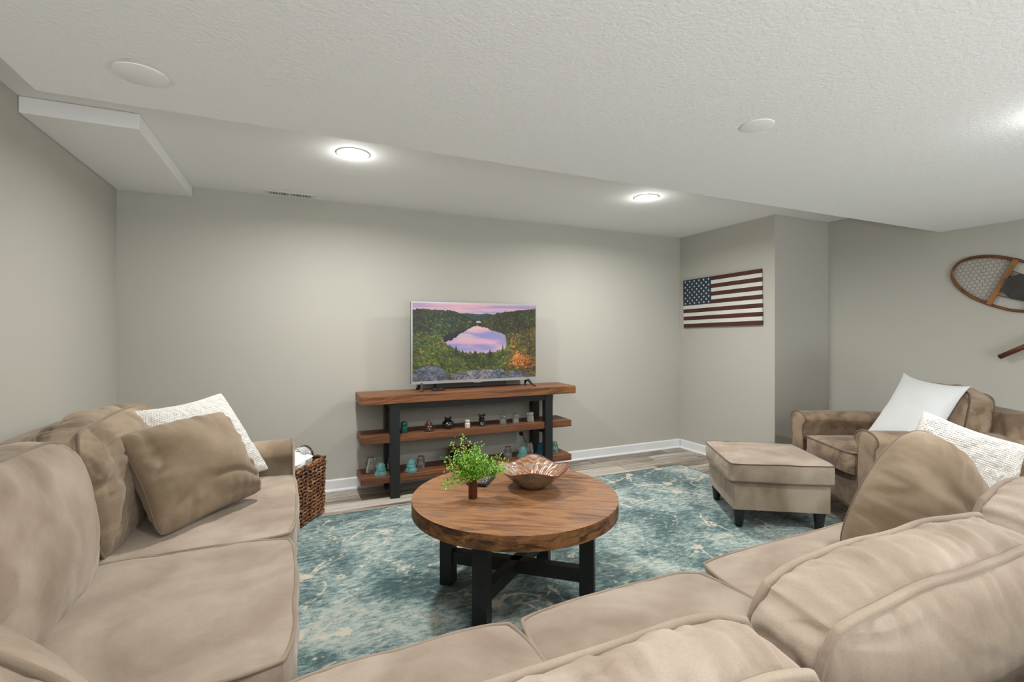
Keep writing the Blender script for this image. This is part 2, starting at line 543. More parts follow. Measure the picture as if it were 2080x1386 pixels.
# wall outlet with a black plug
t = empty('wall_outlet', (1.847, D, 0.29)); tag(t, 'white wall outlet with a black plug, behind the console shelves', 'outlet')
MB().box(-0.036, 0.036, -0.006, -0.0005, -0.058, 0.058).build('cover_plate', M_white_plastic, t, bevel=0.003)
M_black = plain('black_plastic', (0.012, 0.012, 0.013), 0.35)
M_rubber = plain('black_rubber', (0.02, 0.02, 0.02), 0.6)
MB().lathe([(0.016, 0), (0.019, 0.01), (0.017, 0.028), (0.007, 0.036)], 16).build('plug', M_black, t, Matrix.Translation((0.004, -0.006, 0.02)) @ Matrix.Rotation(math.pi / 2, 4, 'X'), auto=0.7)
MB().tube([(0.004, -0.04, 0.02), (0.012, -0.05, 0.005), (0.02, -0.045, -0.03), (0.045, -0.03, -0.05), (0.07, -0.022, -0.10), (0.09, -0.02, -0.20)], 0.003, 6).build('cord', M_rubber, t, smooth=True)

# ------------------------------------------------------------------ soft furnishing
_cube = {}
def cube_grid(n):
    if n in _cube: return _cube[n]
    tt = np.sin(np.linspace(-1, 1, n + 1) * math.pi / 2)
    idx = {}
    P, F = [], []
    def vid(i, j, k):
        key = (i, j, k)
        if key not in idx:
            idx[key] = len(P)
            P.append((tt[i], tt[j], tt[k]))
        return idx[key]
    for ax in range(3):
        for s in (0, n):
            for i in range(n):
                for j in range(n):
                    q = []
                    for (di, dj) in ((0, 0), (1, 0), (1, 1), (0, 1)):
                        c = [0, 0, 0]
                        c[ax] = s; c[(ax + 1) % 3] = i + di; c[(ax + 2) % 3] = j + dj
                        q.append(vid(*c))
                    F.append(q if s else q[::-1])
    _cube[n] = (np.array(P), np.array(F))
    return _cube[n]

def rdg(v):
    return 0.6 * v + 0.9 * (0.35 - np.abs(v))

def cushion_map(p, w, d, h, pt=0.03, pb=0.01, ps=0.015, rc=0.06, seed=1, na=0.008, nf=3.5, ga=0.004, gf=28, wav=0.004, lean=0, gl=0.07):
    a, b, c = p[:, 0], p[:, 1], p[:, 2]
    A = a * (1 - rc * np.abs(b) ** 6)
    B = b * (1 - rc * np.abs(a) ** 6)
    X = w / 2 * A + ps * a ** 3 * (1 - c ** 2) * (1 - b ** 6)
    Y = d / 2 * B + ps * b ** 3 * (1 - c ** 2) * (1 - a ** 6)
    dome = np.clip((1 - a ** 2) * (1 - b ** 2), 0, 1) ** 0.55
    Z = h / 2 * c + np.where(c > 0, pt, -pb) * dome * np.abs(c) ** 3 * np.sign(1)
    if lean:
        pass
    # distances from the seams
    da, db, dc = (1 - np.abs(a)) * w / 2, (1 - np.abs(b)) * d / 2, (1 - np.abs(c)) * h / 2
    O = np.stack([a ** 5, b ** 5, c ** 5], 1)
    O /= np.linalg.norm(O, axis=1, keepdims=True) + 1e-9
    Q = np.stack([X, Y, Z], 1)
    z0 = np.zeros_like(X)
    face_c = np.abs(c) > 0.999
    g = 0
    nb = rdg(vn(np.stack([X * gf, Y * 3.0, c], 1), seed + 3)) * np.exp(-db / gl)
    nA = rdg(vn(np.stack([Y * gf, X * 3.0, c + 5], 1), seed + 4)) * np.exp(-da / gl)
    dist = np.where(face_c, np.minimum(da, db), dc)
    g = np.where(face_c, nb + nA, vn(np.stack([X * gf, Y * gf, dc * 6 + 9], 1), seed + 5) * 0.9)
    g = g * ga * (1 - np.exp(-dist / 0.008))
    # broad creases that run out from seams
    cr = fbm(Q * nf * 2.2 + vn(Q * nf, seed + 8)[:, None] * 0.9, seed + 6, 3)
    cr = -np.exp(-(cr / 0.13) ** 2) * ga * 0.5 * (1 - np.exp(-dist / 0.02))
    low = fbm(Q * nf, seed, 2) * na * (0.35 + 0.65 * (1 - np.exp(-dist / 0.05)))
    Q = Q + O * (g + low + cr)[:, None]
    wv = np.stack([vn(Q * 9 + 3, seed + 21), vn(Q * 9 + 11, seed + 22), vn(Q * 9 + 19, seed + 23)], 1)
    Q = Q + wv * wav
    return Q

def ring(n=220):
    per = []
    m = n // 4
    tt = np.sin(np.linspace(-1, 1, m + 1) * math.pi / 2)[:-1]
    for s in tt: per.append((s, -1))
    for s in tt: per.append((1, s))
    for s in tt: per.append((-s, 1))
    for s in tt: per.append((-1, -s))
    return per

def cushion(name, parent, M, w, d, h, mat=None, pipe=None, n=44, pr=0.0055, rings=(1, -1), post=None, label=None, **kw):
    P, F = cube_grid(n)
    V = cushion_map(P, w, d, h, **kw)
    if post is not None: V = post(V)
    o = obj(name, V, F, mat or M_suede, parent, M)
    if label: o['label'] = label
    for s in rings:
        pp = np.array([(x, y, s) for x, y in ring()], dtype=float)
        R = cushion_map(pp, w, d, h, **kw)
        if post is not None: R = post(R)
        R = R + np.sign(R * np.array([1, 1, 0])) * 0.0012
        MB().tube([Vector(r) for r in R], pr, 8, closed=True).build('piping', pipe or M_pipe, o, smooth=True)
    return o

def place(x, y, z, rz=0, rx=0, ry=0):
    return Matrix.Translation((x, y, z)) @ Matrix.Rotation(rz, 4, 'Z') @ Matrix.Rotation(ry, 4, 'Y') @ Matrix.Rotation(rx, 4, 'X')

def rolled_arm(name, parent, M, w, L, h, mat, pipe, roll=0.02, seed=3, z0=0.04):
    """arm running along local X (front at +X), rounded top, padded; width along Y"""
    n_s, n_c = 40, 44
    # cross-section profile (y,z) going round
    prof = []
    top = h - w / 2 - roll * 0.3
    for i in range(n_c + 1):
        t = i / n_c
        if t < 0.3:
            u = t / 0.3
            prof.append((-w / 2 + 0.012, z0 + (top - z0) * u))
        elif t < 0.7:
            u = (t - 0.3) / 0.4
            an = math.pi * (1 - u)
            r = w / 2 + roll
            sx = math.cos(an)
            prof.append((r * sx, top + (h - top) * (max(0, math.sin(an)) ** 0.62)))
        else:
            u = (t - 0.7) / 0.3
            prof.append((w / 2 - 0.012, top + (z0 - top) * u))
    V, F = [], []
    m = len(prof)
    for i in range(n_s + 1):
        s = i / n_s
        x = L * (s - 1)
        bul = 1 + 0.02 * math.sin(math.pi * s)
        for (y, z) in prof:
            V.append((x, y * bul, z))
    for i in range(n_s):
        for j in range(m - 1):
            F.append((i * m + j, (i + 1) * m + j, (i + 1) * m + j + 1, i * m + j + 1))
    V = np.array(V)
    V[:, 1] += fbm(V * 6, seed, 3) * 0.006
    V[:, 2] += fbm(V * 5 + 7, seed, 2) * 0.005 * (V[:, 2] > 0.3)
    F2 = [tuple(f) for f in F]
    F2.append(tuple(range(m)))
    body = obj(name, V, F2, mat, parent, M)
    # front panel (slightly proud), with piping
    pv = [Vector(V[n_s * m + j]) for j in range(m)]
    cx = sum(p.y for p in pv) / m; cz = sum(p.z for p in pv) / m
    W, G2 = [], []
    rings_ = 7
    for r in range(rings_):
        k = 1 - r / rings_
        for p in pv:
            tz = min(max(p.z, z0 + 0.04), h - w / 2); W.append((0.004 + 0.014 * (1 - k ** 2) ** 0.5, p.y * k, tz + (p.z - tz) * k))
    for r in range(rings_ - 1):
        for j in range(m):
            l = (j + 1) % m
            G2.append((r * m + j, r * m + l, (r + 1) * m + l, (r + 1) * m + j))
    for j in range(m // 2):
        G2.append(((rings_ - 1) * m + j, (rings_ - 1) * m + j + 1, (rings_ - 1) * m + m - 2 - j, (rings_ - 1) * m + m - 1 - j) if j + 1 != m - 2 - j else ((rings_ - 1) * m + j, (rings_ - 1) * m + j + 1, (rings_ - 1) * m + m - 1 - j))
    fp = obj('front_panel', W, G2, mat, body)
    MB().tube([p + Vector((0.004, 0, 0)) for p in pv], 0.0052, 8, closed=False).build('piping', pipe, body, smooth=True)
    return body

def soft_box(name, parent, M, w, d, h, mat, seed=2, n=20, rc=0.02, na=0.004, puff=0.004):
    P, F = cube_grid(n)
    V = cushion_map(P, w, d, h, pt=puff, pb=0.0, ps=0.003, rc=rc, seed=seed, na=na, ga=0.0015, wav=0.001)
    return obj(name, V, F, mat, parent, M)

# ---- sectional sofa -------------------------------------------------
SOFA_LABEL = 'large L-shaped taupe microsuede sectional sofa with loose piped cushions wrapping the rug'
sofa = empty('sectional_sofa', (-0.5, 0.6, 0)); tag(sofa, SOFA_LABEL, 'sofa')
SB = Matrix.Translation((0.5, -0.6, 0))
def S(*a, **k): return SB @ place(*a, **k)
# frames
soft_box('base', sofa, S(-0.555, 1.555, 0.185), 1.02, 2.50, 0.27, M_suede, 5)
soft_box('base', sofa, S(1.24, 0.61, 0.185), 2.52, 0.98, 0.27, M_suede, 6)
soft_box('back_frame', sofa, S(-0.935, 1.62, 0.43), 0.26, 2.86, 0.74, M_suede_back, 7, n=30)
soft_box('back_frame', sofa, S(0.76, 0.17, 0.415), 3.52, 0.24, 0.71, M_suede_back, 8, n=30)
for (x, y) in ((-0.95, 2.9), (-0.1, 2.75), (-0.95, 0.2), (2.42, 0.2), (2.42, 1.02), (0.6, 1.02)):
    MB().lathe([(0.02, 0), (0.028, 0.058)], 14).build('foot', M_foot, sofa, S(x, y, 0.012))
# arms
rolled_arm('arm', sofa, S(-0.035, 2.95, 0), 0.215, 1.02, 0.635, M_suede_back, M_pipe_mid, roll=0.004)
rolled_arm('arm', sofa, S(2.41, 1.14, 0, rz=math.pi / 2), 0.20, 0.95, 0.60, M_suede, M_pipe, roll=0.008)
# seats
seatk = dict(pt=0.028, pb=0.004, ps=0.012, na=0.006, nf=3.0, ga=0.004)
ZS = 0.395
cushion('seat_cushion', sofa, S(-0.395, 2.395, ZS), 0.77, 0.83, 0.15, M_suede_near, M_pipe, seed=11, **seatk)
cushion('seat_cushion', sofa, S(-0.395, 1.585, ZS), 0.77, 0.765, 0.15, M_suede_near, M_pipe, seed=12, **seatk)
cushion('seat_cushion', sofa, S(-0.42, 0.765, ZS), 0.72, 0.83, 0.15, M_suede_near, M_pipe, seed=13, **seatk)
cushion('seat_cushion', sofa, S(0.235, 0.80, ZS), 0.565, 0.71, 0.15, M_suede_near, M_pipe, seed=14, **seatk)
cushion('seat_cushion', sofa, S(0.85, 0.80, ZS), 0.66, 0.72, 0.15, M_suede_near, M_pipe, seed=15, **seatk)
cushion('seat_cushion', sofa, S(1.74, 0.815, ZS), 1.11, 0.76, 0.15, M_suede_near, M_pipe, seed=16, **seatk)
# back cushions: local x = width, local y = height, local z = thickness towards the sitter
def back(x, y, z, ang, w, hh, th, lean, seed, mat, pipe, pr=0.0055, **kw):
    """ang: direction the cushion faces (radians from +X)"""
    f = Vector((math.cos(ang), math.sin(ang), 0))
    side = Vector((0, 0, 1)).cross(f)           # local x
    up = (Vector((0, 0, 1)) * math.cos(lean) - f * math.sin(lean))
    nrm = side.cross(up)
    M = SB @ basis(side, up, nrm, (x, y, z))
    a = dict(pt=0.10, pb=0.07, ps=0.02, na=0.012, nf=3.2, ga=0.006, rc=0.09, wav=0.004)
    a.update(kw)
    return cushion('back_cushion', sofa, M, w, hh, th, mat, pipe, n=kw.get('gf', 0) and 110 or 70, pr=pr, seed=seed, **a)
E0 = 0.0
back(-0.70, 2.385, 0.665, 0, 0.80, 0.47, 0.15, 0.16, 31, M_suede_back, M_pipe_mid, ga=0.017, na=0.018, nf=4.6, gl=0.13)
back(-0.70, 1.565, 0.67, 0, 0.80, 0.47, 0.15, 0.16, 32, M_suede, M_pipe_mid, ga=0.006, rc=0.17)
back(-0.455, 0.79, 0.655, math.radians(48), 0.72, 0.46, 0.15, 0.2, 33, M_suede, M_pipe_mid)
PI2 = math.pi / 2
back(0.215, 0.437, 0.633, PI2, 0.69, 0.47, 0.09, 0.16, 34, M_suede_near, M_pipe, pr=0.0064, wav=0.008, ga=0.0075, gf=58, gl=0.12, na=0.008, pt=0.05, rc=0.085)
back(0.93, 0.472, 0.642, PI2, 0.665, 0.47, 0.105, 0.16, 35, M_suede_near, M_pipe, pr=0.0064, wav=0.008, ga=0.0075, gf=58, gl=0.12, na=0.008, pt=0.05, rc=0.085)
back(1.615, 0.48, 0.665, PI2, 0.72, 0.47, 0.11, 0.16, 36, M_suede_near, M_pipe, pr=0.0064, wav=0.008, ga=0.0075, gf=58, gl=0.12, na=0.008, pt=0.05, rc=0.085)

# ---- throw pillows --------------------------------------------------
def pillow_map(a, b, s, w, d, t, pin, seed, na, nf, ga, rcn=0.03):
    X = w / 2 * a * (1 - pin * (1 - b ** 2) * a ** 2) * (1 - rcn * b ** 8)
    Y = d / 2 * b * (1 - pin * (1 - a ** 2) * b ** 2) * (1 - rcn * a ** 8)
    e = np.clip((1 - a ** 2) * (1 - b ** 2), 0, 1)
    Z = s * t / 2 * e ** 0.42
    Q = np.stack([X, Y, Z], 1)
    low = fbm(Q * nf + 3, seed, 2) * na * e ** 0.3
    cr = fbm(Q * np.array([1.2, 4.0, 2]) * 1.6 + vn(Q * nf * 0.5, seed + 8)[:, None], seed + 6, 2)
    cr = -np.exp(-(cr / 0.14) ** 2) * ga * 0.8 * e ** 0.25
    da, db = (1 - np.abs(a)) * w / 2, (1 - np.abs(b)) * d / 2
    g = vn(np.stack([X * 40, Y * 4, s + 0 * X], 1), seed + 3) * np.exp(-db / 0.05) + vn(np.stack([Y * 40, X * 4, s + 0 * X + 5], 1), seed + 4) * np.exp(-da / 0.05)
    Q[:, 2] += s * (low + cr + g * ga * e ** 0.3)
    Q[:, 2] += vn(np.stack([X * 4, Y * 4, 0 * X], 1), seed + 31) * 0.010
    return Q

def pillow(name, label, TL, TR, BL, t, mat, pipe, seed, n=90, pin=0.10, na=0.008, nf=5, ga=0.005, knit=False, group=None, zmin=None, seam=True, rcn=0.03, flat=1.0):
    TL, TR, BL = Vector(TL), Vector(TR), Vector(BL)
    C = (TR + BL) / 2
    e1 = (TR - TL); w = e1.length; e1.normalize()
    e2 = (TL - BL); d = e2.length; e2.normalize()
    e3 = e1.cross(e2).normalized()
    M = basis(e1, e2, e3, C)
    Mn = np.array(M)[:3, :3]
    tt = np.sin(np.linspace(-1, 1, n + 1) * math.pi / 2)
    if knit: tt = np.linspace(-1, 1, n + 1); tt = np.sign(tt) * (1 - (1 - np.abs(tt)) ** 1.25)
    A, B = np.meshgrid(tt, tt)
    a, b = A.ravel(), B.ravel()
    V1 = pillow_map(a, b, 1, w, d, t, pin, seed, na, nf, ga, rcn)
    V2 = pillow_map(a, b, -1, w, d, t, pin, seed, na, nf, ga, rcn)
    V2[:, 2] = V1[:, 2] * 0 + np.where(V2[:, 2] < 0, V2[:, 2] * flat, V2[:, 2])
    if knit:
        for V, s in ((V1, 1), (V2, -1)):
            px = 0.0085
            row = np.floor(V[:, 1] / px)
            st = np.abs(np.sin(V[:, 1] / px * math.pi)) ** 0.7
            cl = np.abs(np.sin((V[:, 0] / (px * 1.25) + 0.5 * (row % 2)) * math.pi)) ** 0.7
            V[:, 2] += s * (0.0042 * st * cl + 0.0025 * vn(V * 60, seed + 50)) * np.clip((1 - a ** 2) * (1 - b ** 2) * 30, 0, 1)
    m = n + 1
    idx = np.arange(m * m).reshape(m, m)
    f1 = np.stack([idx[:-1, :-1], idx[:-1, 1:], idx[1:, 1:], idx[1:, :-1]], -1).reshape(-1, 4)
    off = m * m
    # share the border
    remap = np.arange(m * m) + off
    border = np.zeros((m, m), bool); border[0] = border[-1] = border[:, 0] = border[:, -1] = True
    bi = idx[border]
    remap[bi] = bi
    V2[bi] = V1[bi]
    f2 = remap[f1][:, ::-1]
    V = np.concatenate([V1, V2])
    F = np.concatenate([f1, f2])
    def squash(V):
        W = V @ Mn.T
        if zmin is None: return W
        q = zmin + 0.02 - C.z
        lo = W[:, 2] < q
        W[lo, 2] = q - 0.02 + 0.02 * np.exp((W[lo, 2] - q) / 0.02)
        return W
    V = squash(V)
    used = np.unique(F)
    rm = np.zeros(len(V), int); rm[used] = np.arange(len(used))
    o = obj(name, V[used], rm[F], mat, None, Matrix.Translation(C))
    tag(o, label, 'pillow', group)
    if seam:
        pp = np.array(ring(240), float)
        R = pillow_map(pp[:, 0], pp[:, 1], 1, w, d, t, pin, seed, na, nf, ga, rcn)
        R = squash(R)
        MB().tube([Vector(r) for r in R], 0.0026, 6, closed=True).build('piping', pipe, o, smooth=True)
    return o

def knit_mat():
    m, T, B = nt('white_knit')
    L = T.links.new
    tc = N(T, 'ShaderNodeTexCoord')
    n = N(T, 'ShaderNodeTexNoise', i={'Scale': 180.0, 'Detail': 4.0, 'Roughness': 0.7})
    L(tc.outputs['Object'], n.inputs['Vector'])
    r = ramp(T, [(0.3, (0.54, 0.51, 0.465)), (0.6, (0.72, 0.70, 0.66))]); L(n.outputs['Fac'], r.inputs['Fac'])
    L(r.outputs['Color'], B.inputs['Base Color'])
    B.inputs['Roughness'].default_value = 0.95
    B.inputs['Sheen Weight'].default_value = 0.3
    b = N(T, 'ShaderNodeBump', i={'Strength': 0.7, 'Distance': 0.004}); L(n.outputs['Fac'], b.inputs['Height'])
    L(b.outputs['Normal'], B.inputs['Normal'])
    return m
M_knit = knit_mat()
M_linen = plain('white_linen', (0.60, 0.61, 0.605), 0.9, nscale=240, namp=0.06, bump=0.3, bscale=500)

pillow('throw_pillow', 'brown suede pillow in front of the white knitted pillow on the left sofa arm side',
       (-0.625, 2.225, 0.845), (-0.315, 2.58, 0.872), (-0.450, 2.06, 0.495), 0.23, M_suede_pillow, M_pipe_mid, 61, na=0.013, ga=0.018, zmin=0.49, pin=0.05, rcn=0.06)
pillow('knitted_pillow', 'white chunky knitted pillow behind the brown pillow at the far left sofa arm',
       (-0.69, 2.46, 0.898), (-0.365, 2.845, 0.922), (-0.46, 2.41, 0.49), 0.13, M_knit, M_knit, 62, n=230, knit=True, zmin=0.49, pin=0.11, seam=False)
pillow('throw_pillow', 'large brown suede pillow leaning at the right end of the near sofa',
       (1.955, 0.972, 0.905), (2.25, 0.870, 0.69), (1.665, 1.035, 0.485), 0.27, M_suede_pillow, M_pipe_mid, 63, flat=0.4, na=0.014, ga=0.018, zmin=0.49, pin=-0.15, rcn=0.10)
pillow('knitted_pillow', 'white knitted pillow leaning behind the large brown pillow at the right',
       (2.27, 1.075, 0.925), (2.70, 0.91, 0.775), (2.02, 1.12, 0.44), 0.12, M_knit, M_knit, 64, n=230, knit=True, zmin=0.49, pin=0.07, seam=False)

# ---- armchair and ottoman -------------------------------------------
ang = math.atan2(0.466, -0.885)          # facing direction of the armchair
chair = empty('armchair', (3.693, 1.888, 0), ang)
tag(chair, 'brown microsuede armchair with rolled arms holding a plain white pillow', 'armchair')
# local: +x is the front, y across
cw = 0.98
soft_box('base', chair, place(0.0, 0, 0.235), 0.86, 0.76, 0.25, M_suede_chair, 71)
soft_box('back_frame', chair, place(-0.38, 0.02, 0.43), 0.17, 0.88, 0.66, M_suede_chair, 72, rc=0.05, puff=0.015)
rolled_arm('arm', chair, place(0.44, -0.385, 0), 0.17, 0.84, 0.635, M_suede_chair, M_pipe_dark, roll=0.022, seed=73, z0=0.11)
rolled_arm('arm', chair, place(0.44, 0.385, 0), 0.17, 0.84, 0.635, M_suede_chair, M_pipe_dark, roll=0.022, seed=74, z0=0.11)
cushion('seat_cushion', chair, place(0.10, 0, 0.405), 0.72, 0.575, 0.125, M_suede_chair, M_pipe_dark, seed=75, pt=0.03, ps=0.012, na=0.006, ga=0.004)
Mb = place(-0.215, 0.06, 0.655) @ Matrix.Rotation(-0.22, 4, 'Y') @ basis((0, 1, 0), (0, 0, 1), (1, 0, 0), (0, 0, 0))
cushion('back_cushion', chair, Mb, 0.58, 0.44, 0.14, M_suede_chair, M_pipe_dark, seed=76, pt=0.07, pb=0.03, ps=0.02, na=0.014, ga=0.010, rc=0.1)
for (x, y) in ((0.36, 0.38), (0.36, -0.38), (-0.4, 0.38), (-0.4, -0.38)):
    MB().lathe([(0.018, 0.0), (0.022, 0.01), (0.032, 0.12)], 16).build('leg', M_foot, chair, place(x, y, 0), auto=0.7)

ott = empty('ottoman', (2.862, 2.245, 0.012), math.atan2(0.527, -0.85))
tag(ott, 'square taupe microsuede ottoman on dark tapered feet at the armchair', 'ottoman')
soft_box('base', ott, place(0, 0, 0.205), 0.56, 0.575, 0.175, M_suede, 81, n=26, rc=0.012, na=0.003)
cushion('cushion', ott, place(0, 0, 0.352), 0.61, 0.62, 0.11, M_suede_near, M_pipe_dark, seed=82, pt=0.022, ps=0.008, rc=0.035, na=0.004, ga=0.003, pr=0.0035)
for (x, y) in ((0.235, 0.24), (0.235, -0.24), (-0.235, 0.24), (-0.235, -0.24)):
    MB().lathe([(0.020, 0.0), (0.023, 0.006), (0.036, 0.12)], 18).build('leg', M_foot, ott, place(x, y, 0), auto=0.7)

pillow('white_pillow', 'plain smooth white pillow leaning in the brown armchair',
       (3.80, 1.893, 0.945), (3.69, 1.497, 0.900), (3.38, 1.905, 0.565), 0.14, M_linen, M_linen, 65, na=0.006, ga=0.003, pin=0.16, rcn=0.0, zmin=0.475)

# ------------------------------------------------------------------ coffee table
TC = (0.925, 2.035)
table = empty('coffee_table', (TC[0], TC[1], 0.012))
tag(table, 'round coffee table with thick rustic wood top on black crossed legs', 'table')
gang = math.radians(-32)       # direction of the boards
ZT = 0.468
RT = 0.474
nb = 9
for i in range(nb):
    v0 = -RT + 2 * RT * i / nb 
    v1 = -RT + 2 * RT * (i + 1) / nb
    poly = []
    vs = np.linspace(v0, v1, 9)
    for vv in vs: poly.append((math.sqrt(max(0, RT ** 2 - vv ** 2)), vv))
    for vv in vs[::-1]: poly.append((-math.sqrt(max(0, RT ** 2 - vv ** 2)), vv))
    cl = [poly[0]]
    for p in poly[1:]:
        if (p[0] - cl[-1][0]) ** 2 + (p[1] - cl[-1][1]) ** 2 > 1e-8: cl.append(p)
    b = MB().prism(cl, ZT - 0.062, ZT).build('board', M_table, table, Matrix.Rotation(gang, 4, 'Z'), bevel=0.0007, seg=1, auto=0.6)
    b.data.materials.append(M_rim)
    for p in b.data.polygons:
        if abs(p.normal.z) < 0.3: p.material_index = 1
lg = 0.032
offs4 = [Vector((-0.257, 0.219)), Vector((0.257, -0.219)), Vector((-0.254 * 0.93, -0.193 * 1.0)), Vector((0.254, 0.193))]
for o4 in offs4:
    a4 = math.atan2(offs4[1].y, offs4[1].x)
    MB().box(-lg, lg, -lg, lg, 0, ZT - 0.062).build('leg', M_blackwood, table, place(o4.x, o4.y, 0, rz=a4 + math.pi / 4 * 0), bevel=0.002)
for (p, q, dz) in ((offs4[0], offs4[1], 0), (offs4[2], offs4[3], 0.0)):
    c4 = (p + q) / 2; L4 = (q - p).length - 0.06
    MB().box(-L4 / 2, L4 / 2, -0.024, 0.024, 0.105, 0.165 + dz).build('cross_stretcher', M_blackwood, table, place(c4.x, c4.y, 0, rz=math.atan2((q - p).y, (q - p).x)), bevel=0.002)
TZ = 0.012 + ZT     # table surface height

# ------------------------------------------------------------------ console table
con = empty('console_table', (0.40, 3.57, 0))
tag(con, 'long rustic wood console with two open shelves on a black frame', 'console')
def cb(name, x0, x1, y0, y1, z0, z1, mat, bevel=0.003):
    return MB().box(-(x1 - x0) / 2, (x1 - x0) / 2, -(y1 - y0) / 2, (y1 - y0) / 2, -(z1 - z0) / 2, (z1 - z0) / 2).build(name, mat, con, Matrix.Translation(((x0 + x1) / 2 - 0.40, (y0 + y1) / 2 - 3.57, (z0 + z1) / 2)), bevel=bevel)
cb('top', 0.406, 2.207, 3.57, 3.90, 0.703, 0.768, M_console, 0.005)
cb('shelf', 0.412, 2.18, 3.598, 3.865, 0.412, 0.468, M_shelf, 0.004)
cb('shelf', 0.412, 2.18, 3.598, 3.865, 0.116, 0.171, M_shelf, 0.004)
for x in (0.620, 1.915):
    for y in (3.583, 3.832):
        cb('leg', x, x + 0.07, y, y + 0.062, 0.0, 0.702, M_blackwood, 0.002)
    for z in (0.655, 0.365, 0.07):
        cb('side_rail', x + 0.012, x + 0.058, 3.645, 3.832, z, z + 0.046, M_blackwood, 0.001)
cb('front_rail', 0.69, 1.915, 3.592, 3.632, 0.655, 0.702, M_blackwood, 0.001)
cb('back_rail', 0.69, 1.915, 3.845, 3.885, 0.655, 0.702, M_blackwood, 0.001)

# ------------------------------------------------------------------ television
TVX0, TVX1, TVZ0, TVZ1, TVY = 0.815, 1.925, 0.818, 1.478, 3.775
tv = empty('television', ((TVX0 + TVX1) / 2, TVY, 0.768))
tag(tv, 'flat television with thin silver bezel showing a lake and autumn forest', 'television')
M_silver = plain('silver_bezel', (0.52, 0.53, 0.54), 0.3, metal=0.7)
M_dark = plain('dark_plastic', (0.03, 0.032, 0.036), 0.4)
hw, zb0, zb1 = (TVX1 - TVX0) / 2, TVZ0 - 0.768, TVZ1 - 0.768
bz = 0.009
MB().box(-hw, hw, 0.006, 0.035, zb0, zb1).box(-hw * 0.7, hw * 0.7, 0.03, 0.06, zb0 + 0.05, zb1 - 0.25).build('back_shell', M_dark, tv, bevel=0.003)
MB().box(-hw, -hw + bz, -0.004, 0.012, zb0, zb1).box(hw - bz, hw, -0.004, 0.012, zb0, zb1).box(-hw + bz, hw - bz, -0.004, 0.012, zb1 - bz, zb1).box(-hw + bz, hw - bz, -0.004, 0.012, zb0, zb0 + 0.022).build('bezel', M_silver, tv)
MB().box(-0.03, 0.03, -0.003, 0.008, -0.006, 0.0).build('badge', M_silver, tv, Matrix.Translation((0, 0, zb0)))
for s in (-1, 1):
    x = s * (hw - 0.085)
    pts = [(x, 0.02, zb0 + 0.006), (x + s * 0.004, -0.012, zb0 - 0.006), (x + s * 0.014, -0.05, 0.018), (x + s * 0.025, -0.105, 0.005)]
    pt2 = [(x, 0.02, zb0 + 0.006), (x + s * 0.004, 0.045, zb0 - 0.008), (x + s * 0.012, 0.075, 0.016), (x + s * 0.02, 0.10, 0.006)]
    MB().tube(pts, [0.013, 0.013, 0.010, 0.006], 8).tube(pt2, [0.013, 0.013, 0.010, 0.006], 8).build('foot', M_dark, tv, smooth=True)

